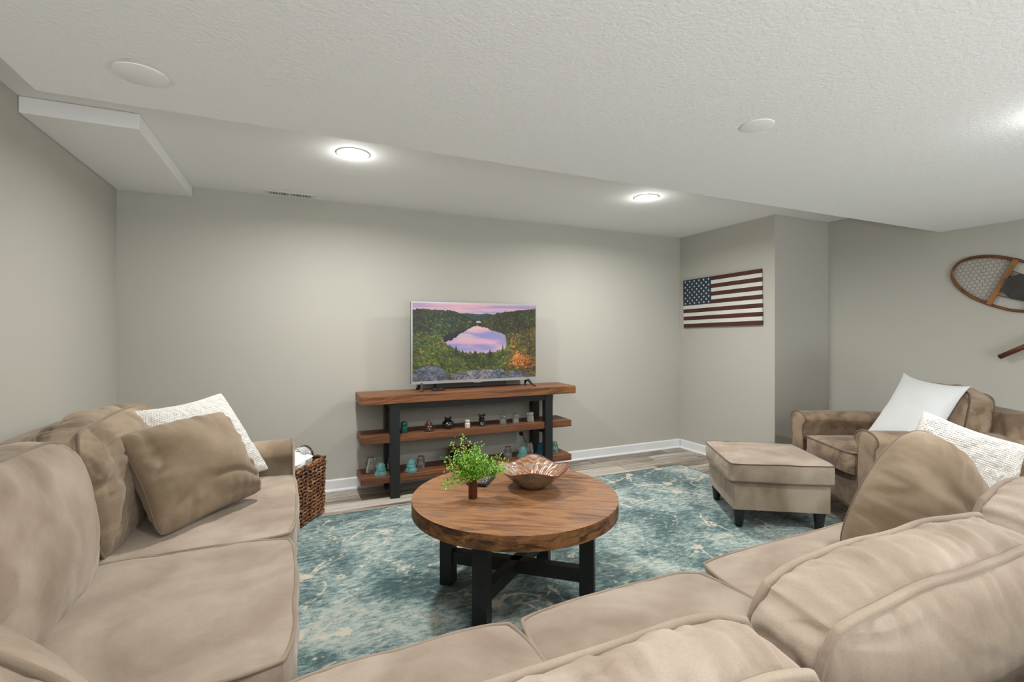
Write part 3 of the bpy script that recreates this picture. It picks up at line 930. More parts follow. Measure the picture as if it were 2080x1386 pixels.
def lake_picture(W=400, Hh=225):
    """flat picture on the screen: sunset sky, wooded hills, a lake, near trees and rocks"""
    rng = np.random.RandomState(5)
    yy, xx = np.mgrid[0:Hh, 0:W]
    u = xx / (W - 1); v = 1 - yy / (Hh - 1)      # v: 0 bottom .. 1 top
    def nz(fx, fy, seed, o=3):
        return fbm(np.stack([(u * fx).ravel(), (v * fy).ravel(), 0 * u.ravel()], 1), seed, o).reshape(Hh, W)
    img = np.zeros((Hh, W, 3))
    def C(*c): return np.array(c, float) / 255
    s = np.clip(0.5 + 0.9 * nz(3, 26, 1), 0, 1)[..., None]
    sky = (1 - s) * C(150, 138, 172) + s * C(206, 160, 172)
    s2 = np.clip(1.2 * nz(2.5, 30, 2), 0, 1)[..., None]
    sky = sky * (1 - s2 * 0.5) + C(228, 190, 176) * s2 * 0.5
    img[:] = sky
    jit = nz(150, 95, 40, 1)
    def foliage(mask, cols, size, cnt, dark=0.5):
        base = np.array(cols[0]) * dark
        img[mask] = base
        ys, xs = np.where(mask)
        if len(ys) == 0: return
        order = rng.randint(0, len(ys), cnt)
        order = order[np.argsort(ys[order])]
        for q in order:
            cy, cx = ys[q], xs[q]
            r = size * rng.uniform(0.6, 1.3) * (0.5 + 1.1 * cy / Hh)
            c = np.array(cols[rng.randint(len(cols))]) * rng.uniform(0.6, 1.25)
            y0, y1, x0, x1 = int(max(0, cy - r)), int(min(Hh, cy + r + 1)), int(max(0, cx - r)), int(min(W, cx + r + 1))
            Y, X = np.mgrid[y0:y1, x0:x1]
            dd = ((X - cx) ** 2 + (Y - cy) ** 2) / (r * r + 1e-6)
            m = (dd < 1 + 0.9 * jit[y0:y1, x0:x1]) & mask[y0:y1, x0:x1]
            sh = np.clip(1.05 - 0.6 * ((Y - cy) / r * 0.5 + 0.5), 0.35, 1.1)
            img[y0:y1, x0:x1][m] = (c[None, None] * sh[..., None])[m]
    # far ridge
    ridge = 0.872 + 0.006 * nz(14, 0.01, 3)
    m = (v < ridge) & (v > 0.7); img[m] = C(52, 84, 84)
    m = (v < 0.845 + 0.004 * nz(20, 0.01, 9)) & (v > 0.6); img[m] = C(38, 66, 60)
    # left and right hill shoulders
    lh = np.interp(u, [0, 0.05, 0.17, 0.33, 0.40, 0.47, 0.52], [0.91, 0.925, 0.915, 0.90, 0.85, 0.79, 0.77]) + 0.008 * nz(60, 0.01, 4)
    rh = np.interp(u, [0.5, 0.56, 0.66, 0.76, 0.9, 1.0], [0.77, 0.82, 0.885, 0.91, 0.935, 0.955]) + 0.008 * nz(60, 0.01, 5)
    mL = (u < 0.52) & (v < lh); mR = (u >= 0.5) & (v < rh)
    foliage(mL, [C(44, 66, 36), C(52, 78, 38), C(70, 82, 34), C(92, 92, 32), C(34, 60, 50)], 4.2, 2600)
    foliage(mR, [C(50, 74, 34), C(78, 92, 36), C(96, 84, 40), C(60, 66, 34), C(112, 78, 36)], 4.2, 2600)
    # far pond
    m = (((u - 0.51) / 0.02) ** 2 + ((v - 0.762) / 0.011) ** 2) < 1; img[m] = C(196, 186, 200)
    # lake
    top = np.interp(u, [0.235, 0.30, 0.36, 0.42, 0.46, 0.50, 0.56, 0.63, 0.70, 0.735, 0.745], [0.50, 0.525, 0.60, 0.655, 0.69, 0.715, 0.69, 0.645, 0.61, 0.58, 0.46])
    bot = np.interp(u, [0.235, 0.28, 0.36, 0.43, 0.52, 0.60, 0.66, 0.72, 0.745], [0.50, 0.42, 0.39, 0.31, 0.32, 0.34, 0.32, 0.38, 0.46])
    dm = (u > 0.20) & (u < 0.53) & (v < np.interp(u, [0.20, 0.27, 0.36, 0.5], [0.52, 0.60, 0.645, 0.73])) & (v > 0.5); img[dm] = C(16, 28, 26)
    lk = (u > 0.235) & (u < 0.745) & (v < top + 0.008 * nz(70, 0.01, 6)) & (v > bot - 0.15)
    s = np.clip(0.5 + 0.8 * nz(4, 12, 7), 0, 1)[..., None]
    lake = (1 - s) * C(136, 134, 180) + s * C(206, 160, 178)
    s2 = np.clip(nz(5, 16, 8), 0, 1)[..., None]
    lake = lake * (1 - 0.6 * s2) + C(222, 186, 172) * 0.6 * s2
    img[lk] = lake[lk]
    # near trees
    nl = np.interp(u, [0, 0.1, 0.2, 0.26, 0.33, 0.40, 0.5, 0.6, 0.7, 0.76, 0.80, 0.86, 1], [0.60, 0.62, 0.56, 0.45, 0.385, 0.335, 0.33, 0.345, 0.36, 0.42, 0.50, 0.60, 0.66])
    nl = nl + 0.03 * np.abs(nz(45, 0.01, 12)) + 0.012 * nz(120, 0.01, 13)
    near = (v < nl)
    mid = near & (u < 0.76)
    foliage(mid, [C(62, 84, 30), C(86, 104, 40), C(104, 112, 42), C(128, 116, 40), C(70, 92, 44), C(56, 80, 36)], 5.5, 3000)
    foliage(near & (u + 0.05 * nz(9, 7, 51) >= 0.73), [C(70, 84, 34), C(112, 84, 36), C(96, 62, 40), C(128, 104, 40), C(74, 70, 40), C(84, 96, 36)], 5.2, 1500)
    foliage(near & (((u - 0.90) / 0.12) ** 2 + ((v - 0.22) / 0.13) ** 2 + 0.6 * nz(12, 9, 50) < 1), [C(188, 96, 44), C(170, 106, 40), C(196, 120, 60), C(110, 96, 36)], 4.6, 330, 0.6)
    # a single pine on the right shore and tree tops against the lake
    for (tx, tb, th) in ((0.712, 0.36, 0.10), (0.33, 0.37, 0.09), (0.38, 0.34, 0.06), (0.48, 0.33, 0.06), (0.605, 0.33, 0.07), (0.41, 0.30, 0.08)):
        w_ = np.clip((tb + th - v) / th, 0, 1) * 0.013
        m = (np.abs(u - tx) < w_ * (0.7 + 0.5 * np.abs(np.sin(v * 260)))) & (v > tb - 0.06) & (v < tb + th)
        img[m] = C(40, 66, 36)
    # rocks
    for (xs, zs, c) in (([0.0, 0.05, 0.12, 0.18, 0.23, 0.27, 0.30], [0.11, 0.17, 0.195, 0.19, 0.15, 0.08, 0.0], C(108, 112, 126)),
                        ([0.24, 0.32, 0.42, 0.55, 0.62, 0.70, 0.735], [0.0, 0.09, 0.115, 0.13, 0.12, 0.08, 0.0], C(136, 132, 136)),
                        ([0.60, 0.66, 0.70, 0.75, 0.80], [0.04, 0.12, 0.135, 0.06, 0.0], C(120, 128, 140)),
                        ([0.74, 0.80, 0.88, 0.95, 1.0], [0.05, 0.10, 0.07, 0.02, 0.0], C(112, 116, 130))):
        hgt = np.interp(u, xs, zs, left=-1, right=-1)
        m = v < hgt
        t_ = np.clip(0.74 + 0.24 * nz(90, 70, 20) + 0.16 * nz(24, 18, 21), 0.35, 1.2)
        img[m] = (c[None, None] * t_[..., None])[m]
    gmask = ((img[..., 2] < img[..., 1] + 0.01) & (img.mean(-1) < 0.58)).astype(float)
    img = np.clip(img * (1 + 0.34 * (gmask * nz(170, 110, 30, 1))[..., None]) * (1 - 0.10 * gmask[..., None]) * np.where(gmask[..., None] > 0, 1 + 0.25 * nz(5, 4, 33, 2)[..., None], 1), 0, 1)
    lin = np.where(img <= 0.04045, img / 12.92, ((img + 0.055) / 1.055) ** 2.4)
    return lin

def screen_mat():
    m, T, B = nt('screen_picture')
    at = N(T, 'ShaderNodeVertexColor'); at.layer_name = 'pic'
    B.inputs['Base Color'].default_value = (0.01, 0.01, 0.01, 1)
    B.inputs['Roughness'].default_value = 0.35
    T.links.new(at.outputs['Color'], B.inputs['Emission Color'])
    B.inputs['Emission Strength'].default_value = SCREEN_E
    return m
PW_, PH_ = 400, 225
pic = lake_picture(PW_, PH_)
xs = np.linspace(-hw + bz, hw - bz, PW_); zs = np.linspace(zb1 - bz, zb0 + 0.022, PH_)
Xg, Zg = np.meshgrid(xs, zs)
V = np.stack([Xg.ravel(), np.zeros(Xg.size) + 0.001, Zg.ravel()], 1)
idx = np.arange(PW_ * PH_).reshape(PH_, PW_)
F = np.stack([idx[:-1, :-1], idx[1:, :-1], idx[1:, 1:], idx[:-1, 1:]], -1).reshape(-1, 4)
scr = obj('screen', V, F, screen_mat(), tv, smooth=False)
ca = scr.data.color_attributes.new('pic', 'FLOAT_COLOR', 'POINT')
ca.data.foreach_set('color', np.concatenate([pic.reshape(-1, 3), np.ones((PW_ * PH_, 1))], 1).astype(np.float32).ravel())

# soundbar and small media box on the console
o = MB().box(1.03, 1.66, 3.83, 3.89, 0.769, 0.826).build('soundbar', M_dark, bevel=0.006); tag(o, 'low dark grey soundbar on the console behind the television', 'soundbar')
t = empty('media_box', (1.02, 3.73, 0.769)); tag(t, 'small flat black media box on the console under the television', 'media box')
MB().box(-0.05, 0.05, -0.04, 0.04, 0, 0.014).build('body', M_black, t, bevel=0.004)
for x in (-0.03, 0.02):
    MB().lathe([(0.006, 0), (0.006, 0.002)], 12).build('button', M_silver, t, place(x, -0.01, 0.014))

# ------------------------------------------------------------------ glass and porcelain insulators
GL = {'clear': glass('clear_glass', (1.0, 1.0, 0.98), trans=0.92), 'grey': glass('smoky_glass', (0.86, 0.88, 0.84), trans=0.95),
      'aqua': glass('aqua_glass', (0.45, 0.90, 0.88), trans=0.85), 'green': glass('dark_green_glass', (0.03, 0.20, 0.14), trans=0.6),
      'blue': glass('blue_glass', (0.03, 0.42, 0.66), trans=0.85), 'paleaqua': glass('pale_aqua_glass', (0.50, 0.84, 0.76), trans=0.92),
      'brown': plain('brown_porcelain', (0.055, 0.022, 0.016), 0.18, coat=0.6), 'black': plain('black_porcelain', (0.012, 0.010, 0.014), 0.10, coat=0.8),
      'white': plain('white_porcelain', (0.62, 0.57, 0.47), 0.3)}
PR = {
 'bell': [(0.038, 0), (0.0415, 0.003), (0.0415, 0.014), (0.0385, 0.022), (0.0315, 0.027), (0.0305, 0.033), (0.0335, 0.038), (0.0325, 0.046), (0.0275, 0.049), (0.0280, 0.054), (0.0275, 0.064), (0.024, 0.073), (0.017, 0.081), (0.008, 0.0845), (0.002, 0.085)],
 'tall': [(0.031, 0), (0.033, 0.004), (0.033, 0.016), (0.0305, 0.020), (0.033, 0.024), (0.033, 0.040), (0.030, 0.045), (0.0285, 0.048), (0.0325, 0.053), (0.0325, 0.062), (0.027, 0.067), (0.0255, 0.071), (0.0265, 0.078), (0.024, 0.087), (0.016, 0.0925), (0.004, 0.094)],
 'jar': [(0.026, 0), (0.028, 0.003), (0.028, 0.046), (0.0265, 0.051), (0.0225, 0.054), (0.0225, 0.058), (0.0265, 0.061), (0.0275, 0.068), (0.0265, 0.078), (0.020, 0.084), (0.004, 0.085)],
 'pony': [(0.022, 0), (0.024, 0.003), (0.024, 0.034), (0.0225, 0.038), (0.0195, 0.041), (0.0195, 0.046), (0.0225, 0.049), (0.0235, 0.058), (0.021, 0.067), (0.013, 0.072), (0.004, 0.073)],
 'ribbed': [(0.031, 0), (0.034, 0.005), (0.033, 0.014), (0.028, 0.018), (0.027, 0.022), (0.030, 0.027), (0.030, 0.033), (0.026, 0.037), (0.025, 0.041), (0.028, 0.046), (0.027, 0.052), (0.020, 0.057), (0.018, 0.062), (0.015, 0.070), (0.008, 0.076), (0.003, 0.080)],
 'spool': [(0.018, 0), (0.019, 0.003), (0.019, 0.030), (0.016, 0.034), (0.012, 0.037), (0.012, 0.041), (0.017, 0.044), (0.017, 0.052), (0.012, 0.055)],
 'stack': [(0.028, 0), (0.033, 0.005), (0.032, 0.018), (0.024, 0.030), (0.018, 0.036), (0.020, 0.041), (0.026, 0.046), (0.025, 0.056), (0.017, 0.064), (0.018, 0.069), (0.022, 0.073), (0.020, 0.080), (0.012, 0.083)],
 'ball': [(0.030, 0), (0.040, 0.008), (0.049, 0.022), (0.050, 0.034), (0.044, 0.048), (0.034, 0.058), (0.026, 0.064), (0.024, 0.068), (0.027, 0.074), (0.022, 0.078), (0.010, 0.079)],
}
def insulator(x, y, z, kind, col, label, s=1.0, prongs=False):
    prof = [(r * s, h * s) for r, h in PR[kind]]
    # hollow, as the real ones are
    glassy = col not in ('brown', 'black', 'white')
    if glassy:
        top = prof[-1][1]
        inner = [(0.002 * s, top * 0.90), (0.011 * s, top * 0.87), (0.0155 * s, top * 0.6), (prof[0][0] * 0.82, 0.0)]
        pf = inner + prof
    else:
        pf = [(0.002, 0.0)] + prof
    t = empty('insulator', (x, y, z)); tag(t, label, 'insulator', 'old glass and porcelain insulators on the console shelves')
    MB().lathe(pf, 28, cap=True).build('bell', GL[col], t, auto=0.6)
    zz = prof[-1][1]
    if prongs:
        m = MB()
        for k_ in (-1, 1):
            m.tube([(0.016 * k_, 0, zz - 0.012), (0.020 * k_, 0, zz + 0.002), (0.026 * k_, 0.0, zz + 0.010)], [0.009, 0.010, 0.006], 10)
        m.build('ear', GL[col], t, smooth=True)
    return t
ZS1, ZS2 = 0.468, 0.171
insulator(0.735, 3.66, ZS1, 'pony', 'green', 'dark green glass insulator right of the left leg, middle shelf', 1.15)
insulator(0.922, 3.640, ZS1, 'ribbed', 'brown', 'brown ribbed porcelain insulator on the middle shelf', 1.08)
insulator(1.09, 3.687, ZS1, 'ball', 'black', 'wide round black porcelain insulator with two ears, middle shelf', 1.0, True)
insulator(1.237, 3.640, ZS1, 'spool', 'white', 'small cream porcelain spool in the centre of the middle shelf', 1.15)
insulator(1.372, 3.675, ZS1, 'stack', 'black', 'tall glossy black stacked insulator right of the cream spool', 1.02, True)
insulator(1.546, 3.640, ZS1, 'jar', 'grey', 'smoky clear glass insulator beside the black stacked one', 1.0)
insulator(1.680, 3.680, ZS1, 'pony', 'clear', 'small clear glass insulator second from the right, middle shelf', 1.12)
insulator(1.807, 3.655, ZS1, 'jar', 'clear', 'wide clear glass insulator beside the back right leg, middle shelf', 1.03)
insulator(0.505, 3.752, ZS2, 'tall', 'clear', 'large clear glass insulator at the left end of the bottom shelf', 1.22)
insulator(0.559, 3.640, ZS2, 'bell', 'aqua', 'aqua glass insulator in front of the large clear one, left end', 1.1)
insulator(0.665, 3.79, ZS2, 'tall', 'clear', 'clear glass insulator mostly hidden behind the left front leg', 1.0)
insulator(0.785, 3.640, ZS2, 'bell', 'aqua', 'aqua glass insulator right of the left leg, bottom shelf', 1.12)
insulator(0.878, 3.715, ZS2, 'tall', 'grey', 'smoky glass insulator behind the second aqua one, bottom shelf', 1.02)
insulator(1.621, 3.706, ZS2, 'tall', 'grey', 'smoky glass insulator right of the dark wooden bowl', 1.05)
insulator(1.739, 3.665, ZS2, 'bell', 'aqua', 'aqua glass insulator above the ceramic bowl, bottom shelf right', 1.15)
insulator(1.838, 3.740, ZS2, 'tall', 'clear', 'clear glass insulator behind the right aqua one, bottom shelf', 1.12)
insulator(1.94, 3.700, ZS2, 'bell', 'blue', 'bright blue glass insulator partly behind the right front leg', 1.18)
insulator(2.075, 3.720, ZS2, 'tall', 'paleaqua', 'pale aqua glass insulator at the right end of the bottom shelf', 1.0)

# dark wooden bowl on the bottom shelf
M_bowlwood = wood('bowl_wood', [(0.07, 0.02, 0.008), (0.17, 0.055, 0.022), (0.28, 0.10, 0.04)], (4, 14, 14), 0.3, 1.0)
M_bowldark = plain('dark_lacquer', (0.015, 0.016, 0.02), 0.25)
t = empty('wooden_bowl', (1.235, 3.735, ZS2)); tag(t, 'dark round wooden bowl on the bottom shelf behind the plant', 'bowl')
MB().lathe([(0.05, 0), (0.056, 0.004), (0.092, 0.022), (0.122, 0.06), (0.132, 0.105), (0.130, 0.112)], 48, cap=True, top=False).build('outside', M_bowldark, t, auto=0.8)
MB().lathe([(0.1305, 0.1125), (0.123, 0.111), (0.115, 0.065), (0.085, 0.032), (0.03, 0.022), (0.001, 0.021)], 48, cap=False).build('inside', M_bowlwood, t, smooth=True)

# ------------------------------------------------------------------ things on the coffee table
# wavy ceramic bowl
def bowl_mat():
    m, T, B = nt('glazed_ceramic')
    L = T.links.new
    tc = N(T, 'ShaderNodeTexCoord')
    n1 = N(T, 'ShaderNodeTexNoise', i={'Scale': 9.0, 'Detail': 5.0, 'Distortion': 2.0}); L(tc.outputs['Object'], n1.inputs['Vector'])
    w = N(T, 'ShaderNodeTexWave', i={'Scale': 16.0, 'Distortion': 9.0, 'Detail': 3.0, 'Detail Scale': 1.2}); L(tc.outputs['Object'], w.inputs['Vector'])
    mx = N(T, 'ShaderNodeMath', operation='MULTIPLY_ADD', i={1: 0.35}); L(w.outputs['Fac'], mx.inputs[0]); L(n1.outputs['Fac'], mx.inputs[2])
    r = ramp(T, [(0.30, (0.09, 0.055, 0.045)), (0.50, (0.26, 0.11, 0.04)), (0.68, (0.42, 0.20, 0.07)), (0.82, (0.30, 0.24, 0.22)), (1.0, (0.48, 0.44, 0.42))])
    L(mx.outputs[0], r.inputs['Fac']); L(r.outputs['Color'], B.inputs['Base Color'])
    B.inputs['Roughness'].default_value = 0.28
    B.inputs['Coat Weight'].default_value = 0.25
    b = N(T, 'ShaderNodeBump', i={'Strength': 0.25, 'Distance': 0.004}); L(w.outputs['Fac'], b.inputs['Height']); L(b.outputs['Normal'], B.inputs['Normal'])
    return m
M_ceramic = bowl_mat()
M_ceramic_out = plain('glazed_ceramic_outside', (0.20, 0.165, 0.115), 0.25, nscale=18, namp=0.5, coat=0.4, bump=0.3, bscale=60)
M_ceramic_rim = plain('glazed_rim', (0.16, 0.05, 0.025), 0.3)
def wavy_bowl(x, y, z, R, Hh, rb, rot):
    t = empty('ceramic_bowl', (x, y, z), rot); tag(t, 'glazed brown ceramic bowl with a wavy rim on the round coffee table', 'bowl')
    na_, nr = 144, 26
    def pt(a, s, off):
        wv = math.cos(4 * a)
        rr = rb + (R * (1 + 0.05 * wv) - rb) * (s ** 0.92)
        zz = 0.006 + Hh * (s ** 1.22) * (1 + 0.0) + 0.014 * wv * s ** 2.5
        # carved fan of grooves on the inside
        g = 0.0
        if off > 0:
            seg = (a % (math.pi / 2)) / (math.pi / 2)
            g = 0.0042 * math.sin(seg * 11 * math.pi + s * 5) * min(1, s * 2) * (1 - s ** 6)
        rr -= off * 0.9; zz += off * 0.55 + g
        return (rr * math.cos(a), rr * math.sin(a), zz)
    for nm, off, mat in (('outside', 0.0, M_ceramic_out), ('inside', 0.006, M_ceramic)):
        V, F = [], []
        for i in range(nr + 1):
            for k_ in range(na_):
                a = 2 * math.pi * k_ / na_
                V.append(pt(a, i / nr, off) if not (off == 0 and i == 0) else (rb * math.cos(a), rb * math.sin(a), 0.001))
        for i in range(nr):
            for k_ in range(na_):
                l = (k_ + 1) % na_
                q = (i * na_ + k_, i * na_ + l, (i + 1) * na_ + l, (i + 1) * na_ + k_)
                F.append(q if off == 0 else q[::-1])
        F.append(tuple(range(na_))[::-1] if off == 0 else tuple(range(na_)))
        obj(nm, V, F, mat, t)
    rim = [Vector(pt(2 * math.pi * k_ / na_, 1, 0.003)) for k_ in range(na_)]
    MB().tube(rim, 0.0042, 8, closed=True).build('rim', M_ceramic_rim, t, smooth=True)
wavy_bowl(1.045, 2.085, TZ, 0.168, 0.090, 0.058, math.radians(63))

# amber bottle and sprig
bx, by = 0.722, 2.048
M_amber = glass('amber_glass', (0.20, 0.055, 0.018), trans=0.7)
o = MB().lathe([(0.0185, 0), (0.0205, 0.002), (0.0205, 0.062), (0.019, 0.066), (0.019, 0.082), (0.017, 0.084), (0.0165, 0.066), (0.0178, 0.060), (0.0178, 0.006), (0.001, 0.005)], 28, cap=True).build('amber_bottle', M_amber, None, place(bx, by, TZ), auto=0.6)
tag(o, 'small amber glass bottle holding the green sprig on the coffee table', 'bottle')
M_leafs = []
def leaf_mat():
    m, T, B = nt('leaf_green')
    L = T.links.new
    tc = N(T, 'ShaderNodeTexCoord')
    n = N(T, 'ShaderNodeTexNoise', i={'Scale': 28.0, 'Detail': 2.0}); L(tc.outputs['Object'], n.inputs['Vector'])
    r = ramp(T, [(0.3, (0.07, 0.24, 0.03)), (0.48, (0.22, 0.48, 0.05)), (0.66, (0.48, 0.72, 0.10))]); L(n.outputs['Fac'], r.inputs['Fac'])
    L(r.outputs['Color'], B.inputs['Base Color'])
    B.inputs['Roughness'].default_value = 0.45
    B.inputs['Subsurface Weight'].default_value = 0.0
    return m
M_leaf = leaf_mat()
M_stem = plain('green_stem', (0.10, 0.20, 0.04), 0.6)
plant = empty('green_sprig', (bx, by, TZ + 0.03)); tag(plant, 'airy bright green leafy sprig standing in the amber bottle', 'plant')
rng = random.Random(3)
st, lf = MB(), MB()
# right and up vectors of the spray (it fans out sideways)
side = Vector((math.cos(YAW), -math.sin(YAW), 0)); depth = Vector((math.sin(YAW), math.cos(YAW), 0))
tips = []
for i in range(44):
    a = rng.uniform(-1.3, 1.4); l = rng.uniform(0.08, 0.165) * (1.0 if abs(a) < 0.5 else 0.8)
    tips.append((a, rng.uniform(-0.8, 0.8), l))
tips += [(-0.2, 0.1, 0.20), (1.0, -0.2, 0.17), (1.35, 0.2, 0.165), (1.2, 0.5, 0.16), (1.5, 0.1, 0.15), (1.45, 0.5, 0.15), (-1.5, -0.2, 0.13), (-2.0, -0.3, 0.14), (-1.0, 0.0, 0.16), (-0.5, 0.3, 0.19)]
for (a, dp, l) in tips:
    dirv = (side * math.sin(a) + Vector((0, 0, 1)) * math.cos(a) + depth * math.sin(dp) * 0.6).normalized()
    p = Vector((0, 0, 0.02)); pts = [p.copy(), Vector((0, 0, 0.05))]
    cur = Vector((rng.uniform(-.004, .004), rng.uniform(-.004, .004), 0.056)); pts.append(cur.copy())
    d = (dirv * 0.6 + Vector((0, 0, 0.6))).normalized()
    steps = 9
    for s_ in range(steps):
        d = (d * 0.75 + dirv * 0.35 + Vector((rng.uniform(-.22, .22), rng.uniform(-.22, .22), rng.uniform(-.25, .2)))).normalized()
        cur = cur + d * (l / steps)
        pts.append(cur.copy())
        nl_ = 11 if s_ > 1 else 4
        for q in range(nl_):
            c = cur + Vector((rng.gauss(0, .010), rng.gauss(0, .010), rng.gauss(0, .009)))
            r = rng.uniform(0.0034, 0.006)
            nv = Vector((rng.uniform(-1, 1), rng.uniform(-1, 1), rng.uniform(0.1, 1.2))).normalized()
            u_ = nv.orthogonal().normalized(); w_ = nv.cross(u_)
            base = len(lf.V)
            lf.add([c - u_ * r * 1.2, c + w_ * r * 0.8 - nv * r * .25, c + u_ * r * 1.2, c - w_ * r * 0.8 - nv * r * .25, c + nv * r * 0.12], [(0, 4, 1), (1, 4, 2), (2, 4, 3), (3, 4, 0)])
    st.tube(pts, 0.0008, 4)
st.build('stem', M_stem, plant, smooth=True)
fo = lf.build('foliage', M_leaf, plant); fo['kind'] = 'stuff'

# two remote controls
def remote(x, y, rz, label, L_=0.17, W_=0.045):
    t = empty('remote_control', (x, y, TZ), rz); tag(t, label, 'remote', 'remote controls on the coffee table')
    MB().box(-L_ / 2, L_ / 2, -W_ / 2, W_ / 2, 0.0008, 0.016).build('body', M_black, t, bevel=0.004)
    M_btn = M_white_btn
    for i in range(8):
        for j in range(3):
            MB().lathe([(0.0038, 0), (0.0034, 0.002)], 8).build('button', M_btn if (i + j) % 3 else M_grey_btn, t, place(-L_ / 2 + 0.022 + i * 0.0165, -0.012 + j * 0.012, 0.0158))
M_white_btn = plain('white_button', (0.6, 0.6, 0.62), 0.5)
M_grey_btn = plain('grey_button', (0.18, 0.19, 0.21), 0.5)
remote(0.862, 2.245, math.radians(52), 'black remote control with pale buttons right of the green sprig')
remote(0.800, 2.300, math.radians(70), 'black remote control partly hidden behind the green sprig', 0.16, 0.04)

# ------------------------------------------------------------------ basket with towels
M_rope = wood('seagrass_rope', [(0.02, 0.009, 0.006), (0.09, 0.036, 0.017), (0.30, 0.135, 0.06), (0.46, 0.29, 0.17)], (30, 30, 30), 0.7, 1.0, big=9)
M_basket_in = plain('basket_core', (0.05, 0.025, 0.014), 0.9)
bk_ang = math.atan2(0.265, 0.160)
bw, bd, bh = 0.33, 0.27, 0.37
nx, ny = math.sin(bk_ang), -math.cos(bk_ang)        # outward normal of the seen side
bc = (0.155 - math.cos(bk_ang) * bw / 2 - nx * bd / 2, 3.50 - math.sin(bk_ang) * bw / 2 - ny * bd / 2)
bas = empty('wicker_basket', (bc[0], bc[1], 0.0118), bk_ang)
tag(bas, 'tall woven brown wicker basket beside the left sofa arm', 'basket')
c = 0.012
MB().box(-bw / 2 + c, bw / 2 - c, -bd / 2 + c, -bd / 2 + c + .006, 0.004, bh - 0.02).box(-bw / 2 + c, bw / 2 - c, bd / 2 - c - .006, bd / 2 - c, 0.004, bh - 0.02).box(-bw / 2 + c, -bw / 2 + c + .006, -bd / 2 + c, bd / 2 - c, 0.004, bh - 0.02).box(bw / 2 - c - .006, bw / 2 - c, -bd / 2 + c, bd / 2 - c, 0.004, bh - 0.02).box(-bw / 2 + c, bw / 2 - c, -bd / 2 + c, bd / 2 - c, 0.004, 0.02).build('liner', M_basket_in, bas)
wv = MB()
rr = random.Random(9)
per = []
def bpt(s):
    """perimeter position s in 0..1"""
    P_ = 2 * (bw + bd); d_ = (s % 1) * P_
    if d_ < bw: return Vector((-bw / 2 + d_, -bd / 2, 0)), Vector((1, 0, 0))
    d_ -= bw
    if d_ < bd: return Vector((bw / 2, -bd / 2 + d_, 0)), Vector((0, 1, 0))
    d_ -= bd
    if d_ < bw: return Vector((bw / 2 - d_, bd / 2, 0)), Vector((-1, 0, 0))
    d_ -= bw
    return Vector((-bw / 2, bd / 2 - d_, 0)), Vector((0, -1, 0))
rows, cols_ = 16, 48
for r_ in range(rows):
    z = 0.010 + (bh - 0.022) * r_ / (rows - 1)
    fl = 1.0 + 0.05 * (z / bh)
    for q in range(cols_):
        s0 = (q + 0.5 * (r_ % 2)) / cols_
        p, tdir = bpt(s0)
        p = Vector((p.x * fl, p.y * fl, z))
        nrm = Vector((tdir.y, -tdir.x, 0))
        tilt = (0.6 if (r_ + q) % 2 else -0.5) + rr.uniform(-.35, .35)
        dv = (tdir * math.cos(tilt) + Vector((0, 0, 1)) * math.sin(tilt))
        h_ = 0.0165 * rr.uniform(0.8, 1.25)
        out = rr.uniform(0.002, 0.008)
        wv.tube([p - dv * h_ - nrm * 0.003, p - dv * h_ * 0.4 + nrm * out, p + dv * h_ * 0.4 + nrm * out, p + dv * h_ - nrm * 0.003], [0.005, 0.0085, 0.0085, 0.005], 6)
w_ = wv.build('weave', M_rope, bas, smooth=True); w_['kind'] = 'stuff'
rim = []
for q in range(80):
    p, _ = bpt(q / 80.0)
    rim.append(Vector((p.x * 1.05, p.y * 1.05, bh + 0.004 * math.sin(q * 1.3))))
MB().tube(rim, 0.0095, 8, closed=True).build('rim', M_rope, bas, smooth=True)
for s in (1,):
    pts = []
    for i in range(15):
        a = math.pi * i / 14
        pts.append((s * (bw / 2 * 1.05 - 0.0), -0.055 * math.cos(a), bh + 0.002 + 0.068 * math.sin(a)))
    MB().tube(pts, 0.0065, 8).build('handle', M_rope, bas, smooth=True)
# folded blankets in the basket
M_blanket = plain('white_blanket', (0.72, 0.72, 0.70), 0.95, nscale=70, namp=0.08, bump=0.4, bscale=260)
def blanket(name, cx, cy, cz, w, d, h, seed, label, mat, rz=0):
    P, F = cube_grid(30)
    V = cushion_map(P, w, d, h, pt=0.03, pb=0.0, ps=0.004, rc=0.12, seed=seed, na=0.018, nf=7, ga=0.014, gf=40, wav=0.008)
    o = obj(name, V, F, mat, None, Matrix.Translation((bc[0], bc[1], 0.012)) @ Matrix.Rotation(bk_ang, 4, 'Z') @ place(cx, cy, cz, rz))
    tag(o, label, 'blanket')
    return o
blanket('folded_blanket', -0.01, 0.0, 0.305, 0.285, 0.225, 0.17, 91, 'white folded blanket filling the wicker basket', M_blanket)
def stripe_mat():
    m, T, B = nt('striped_cloth')
    tc = N(T, 'ShaderNodeTexCoord')
    w = N(T, 'ShaderNodeTexWave', i={'Scale': 26.0, 'Distortion': 4.0, 'Detail': 1.0}); T.links.new(tc.outputs['Object'], w.inputs['Vector'])
    r = ramp(T, [(0.25, (0.10, 0.12, 0.15)), (0.45, (0.72, 0.72, 0.7))]); T.links.new(w.outputs['Fac'], r.inputs['Fac'])
    T.links.new(r.outputs['Color'], B.inputs['Base Color']); B.inputs['Roughness'].default_value = 0.95
    return m
blanket('folded_cloth', 0.065, -0.03, 0.415, 0.10, 0.07, 0.02, 92, 'small grey-patterned white cloth on top of the white blanket', stripe_mat())
mb = MB()
mb.tube([(0.125 + 0.012 * math.sin(t_ * 5), -0.06 + 0.14 * t_, 0.402 + 0.006 * math.sin(t_ * 9)) for t_ in np.linspace(0, 1, 12)], [0.010, 0.014, 0.017, 0.016, 0.015, 0.017, 0.018, 0.016, 0.014, 0.015, 0.013, 0.008], 10)
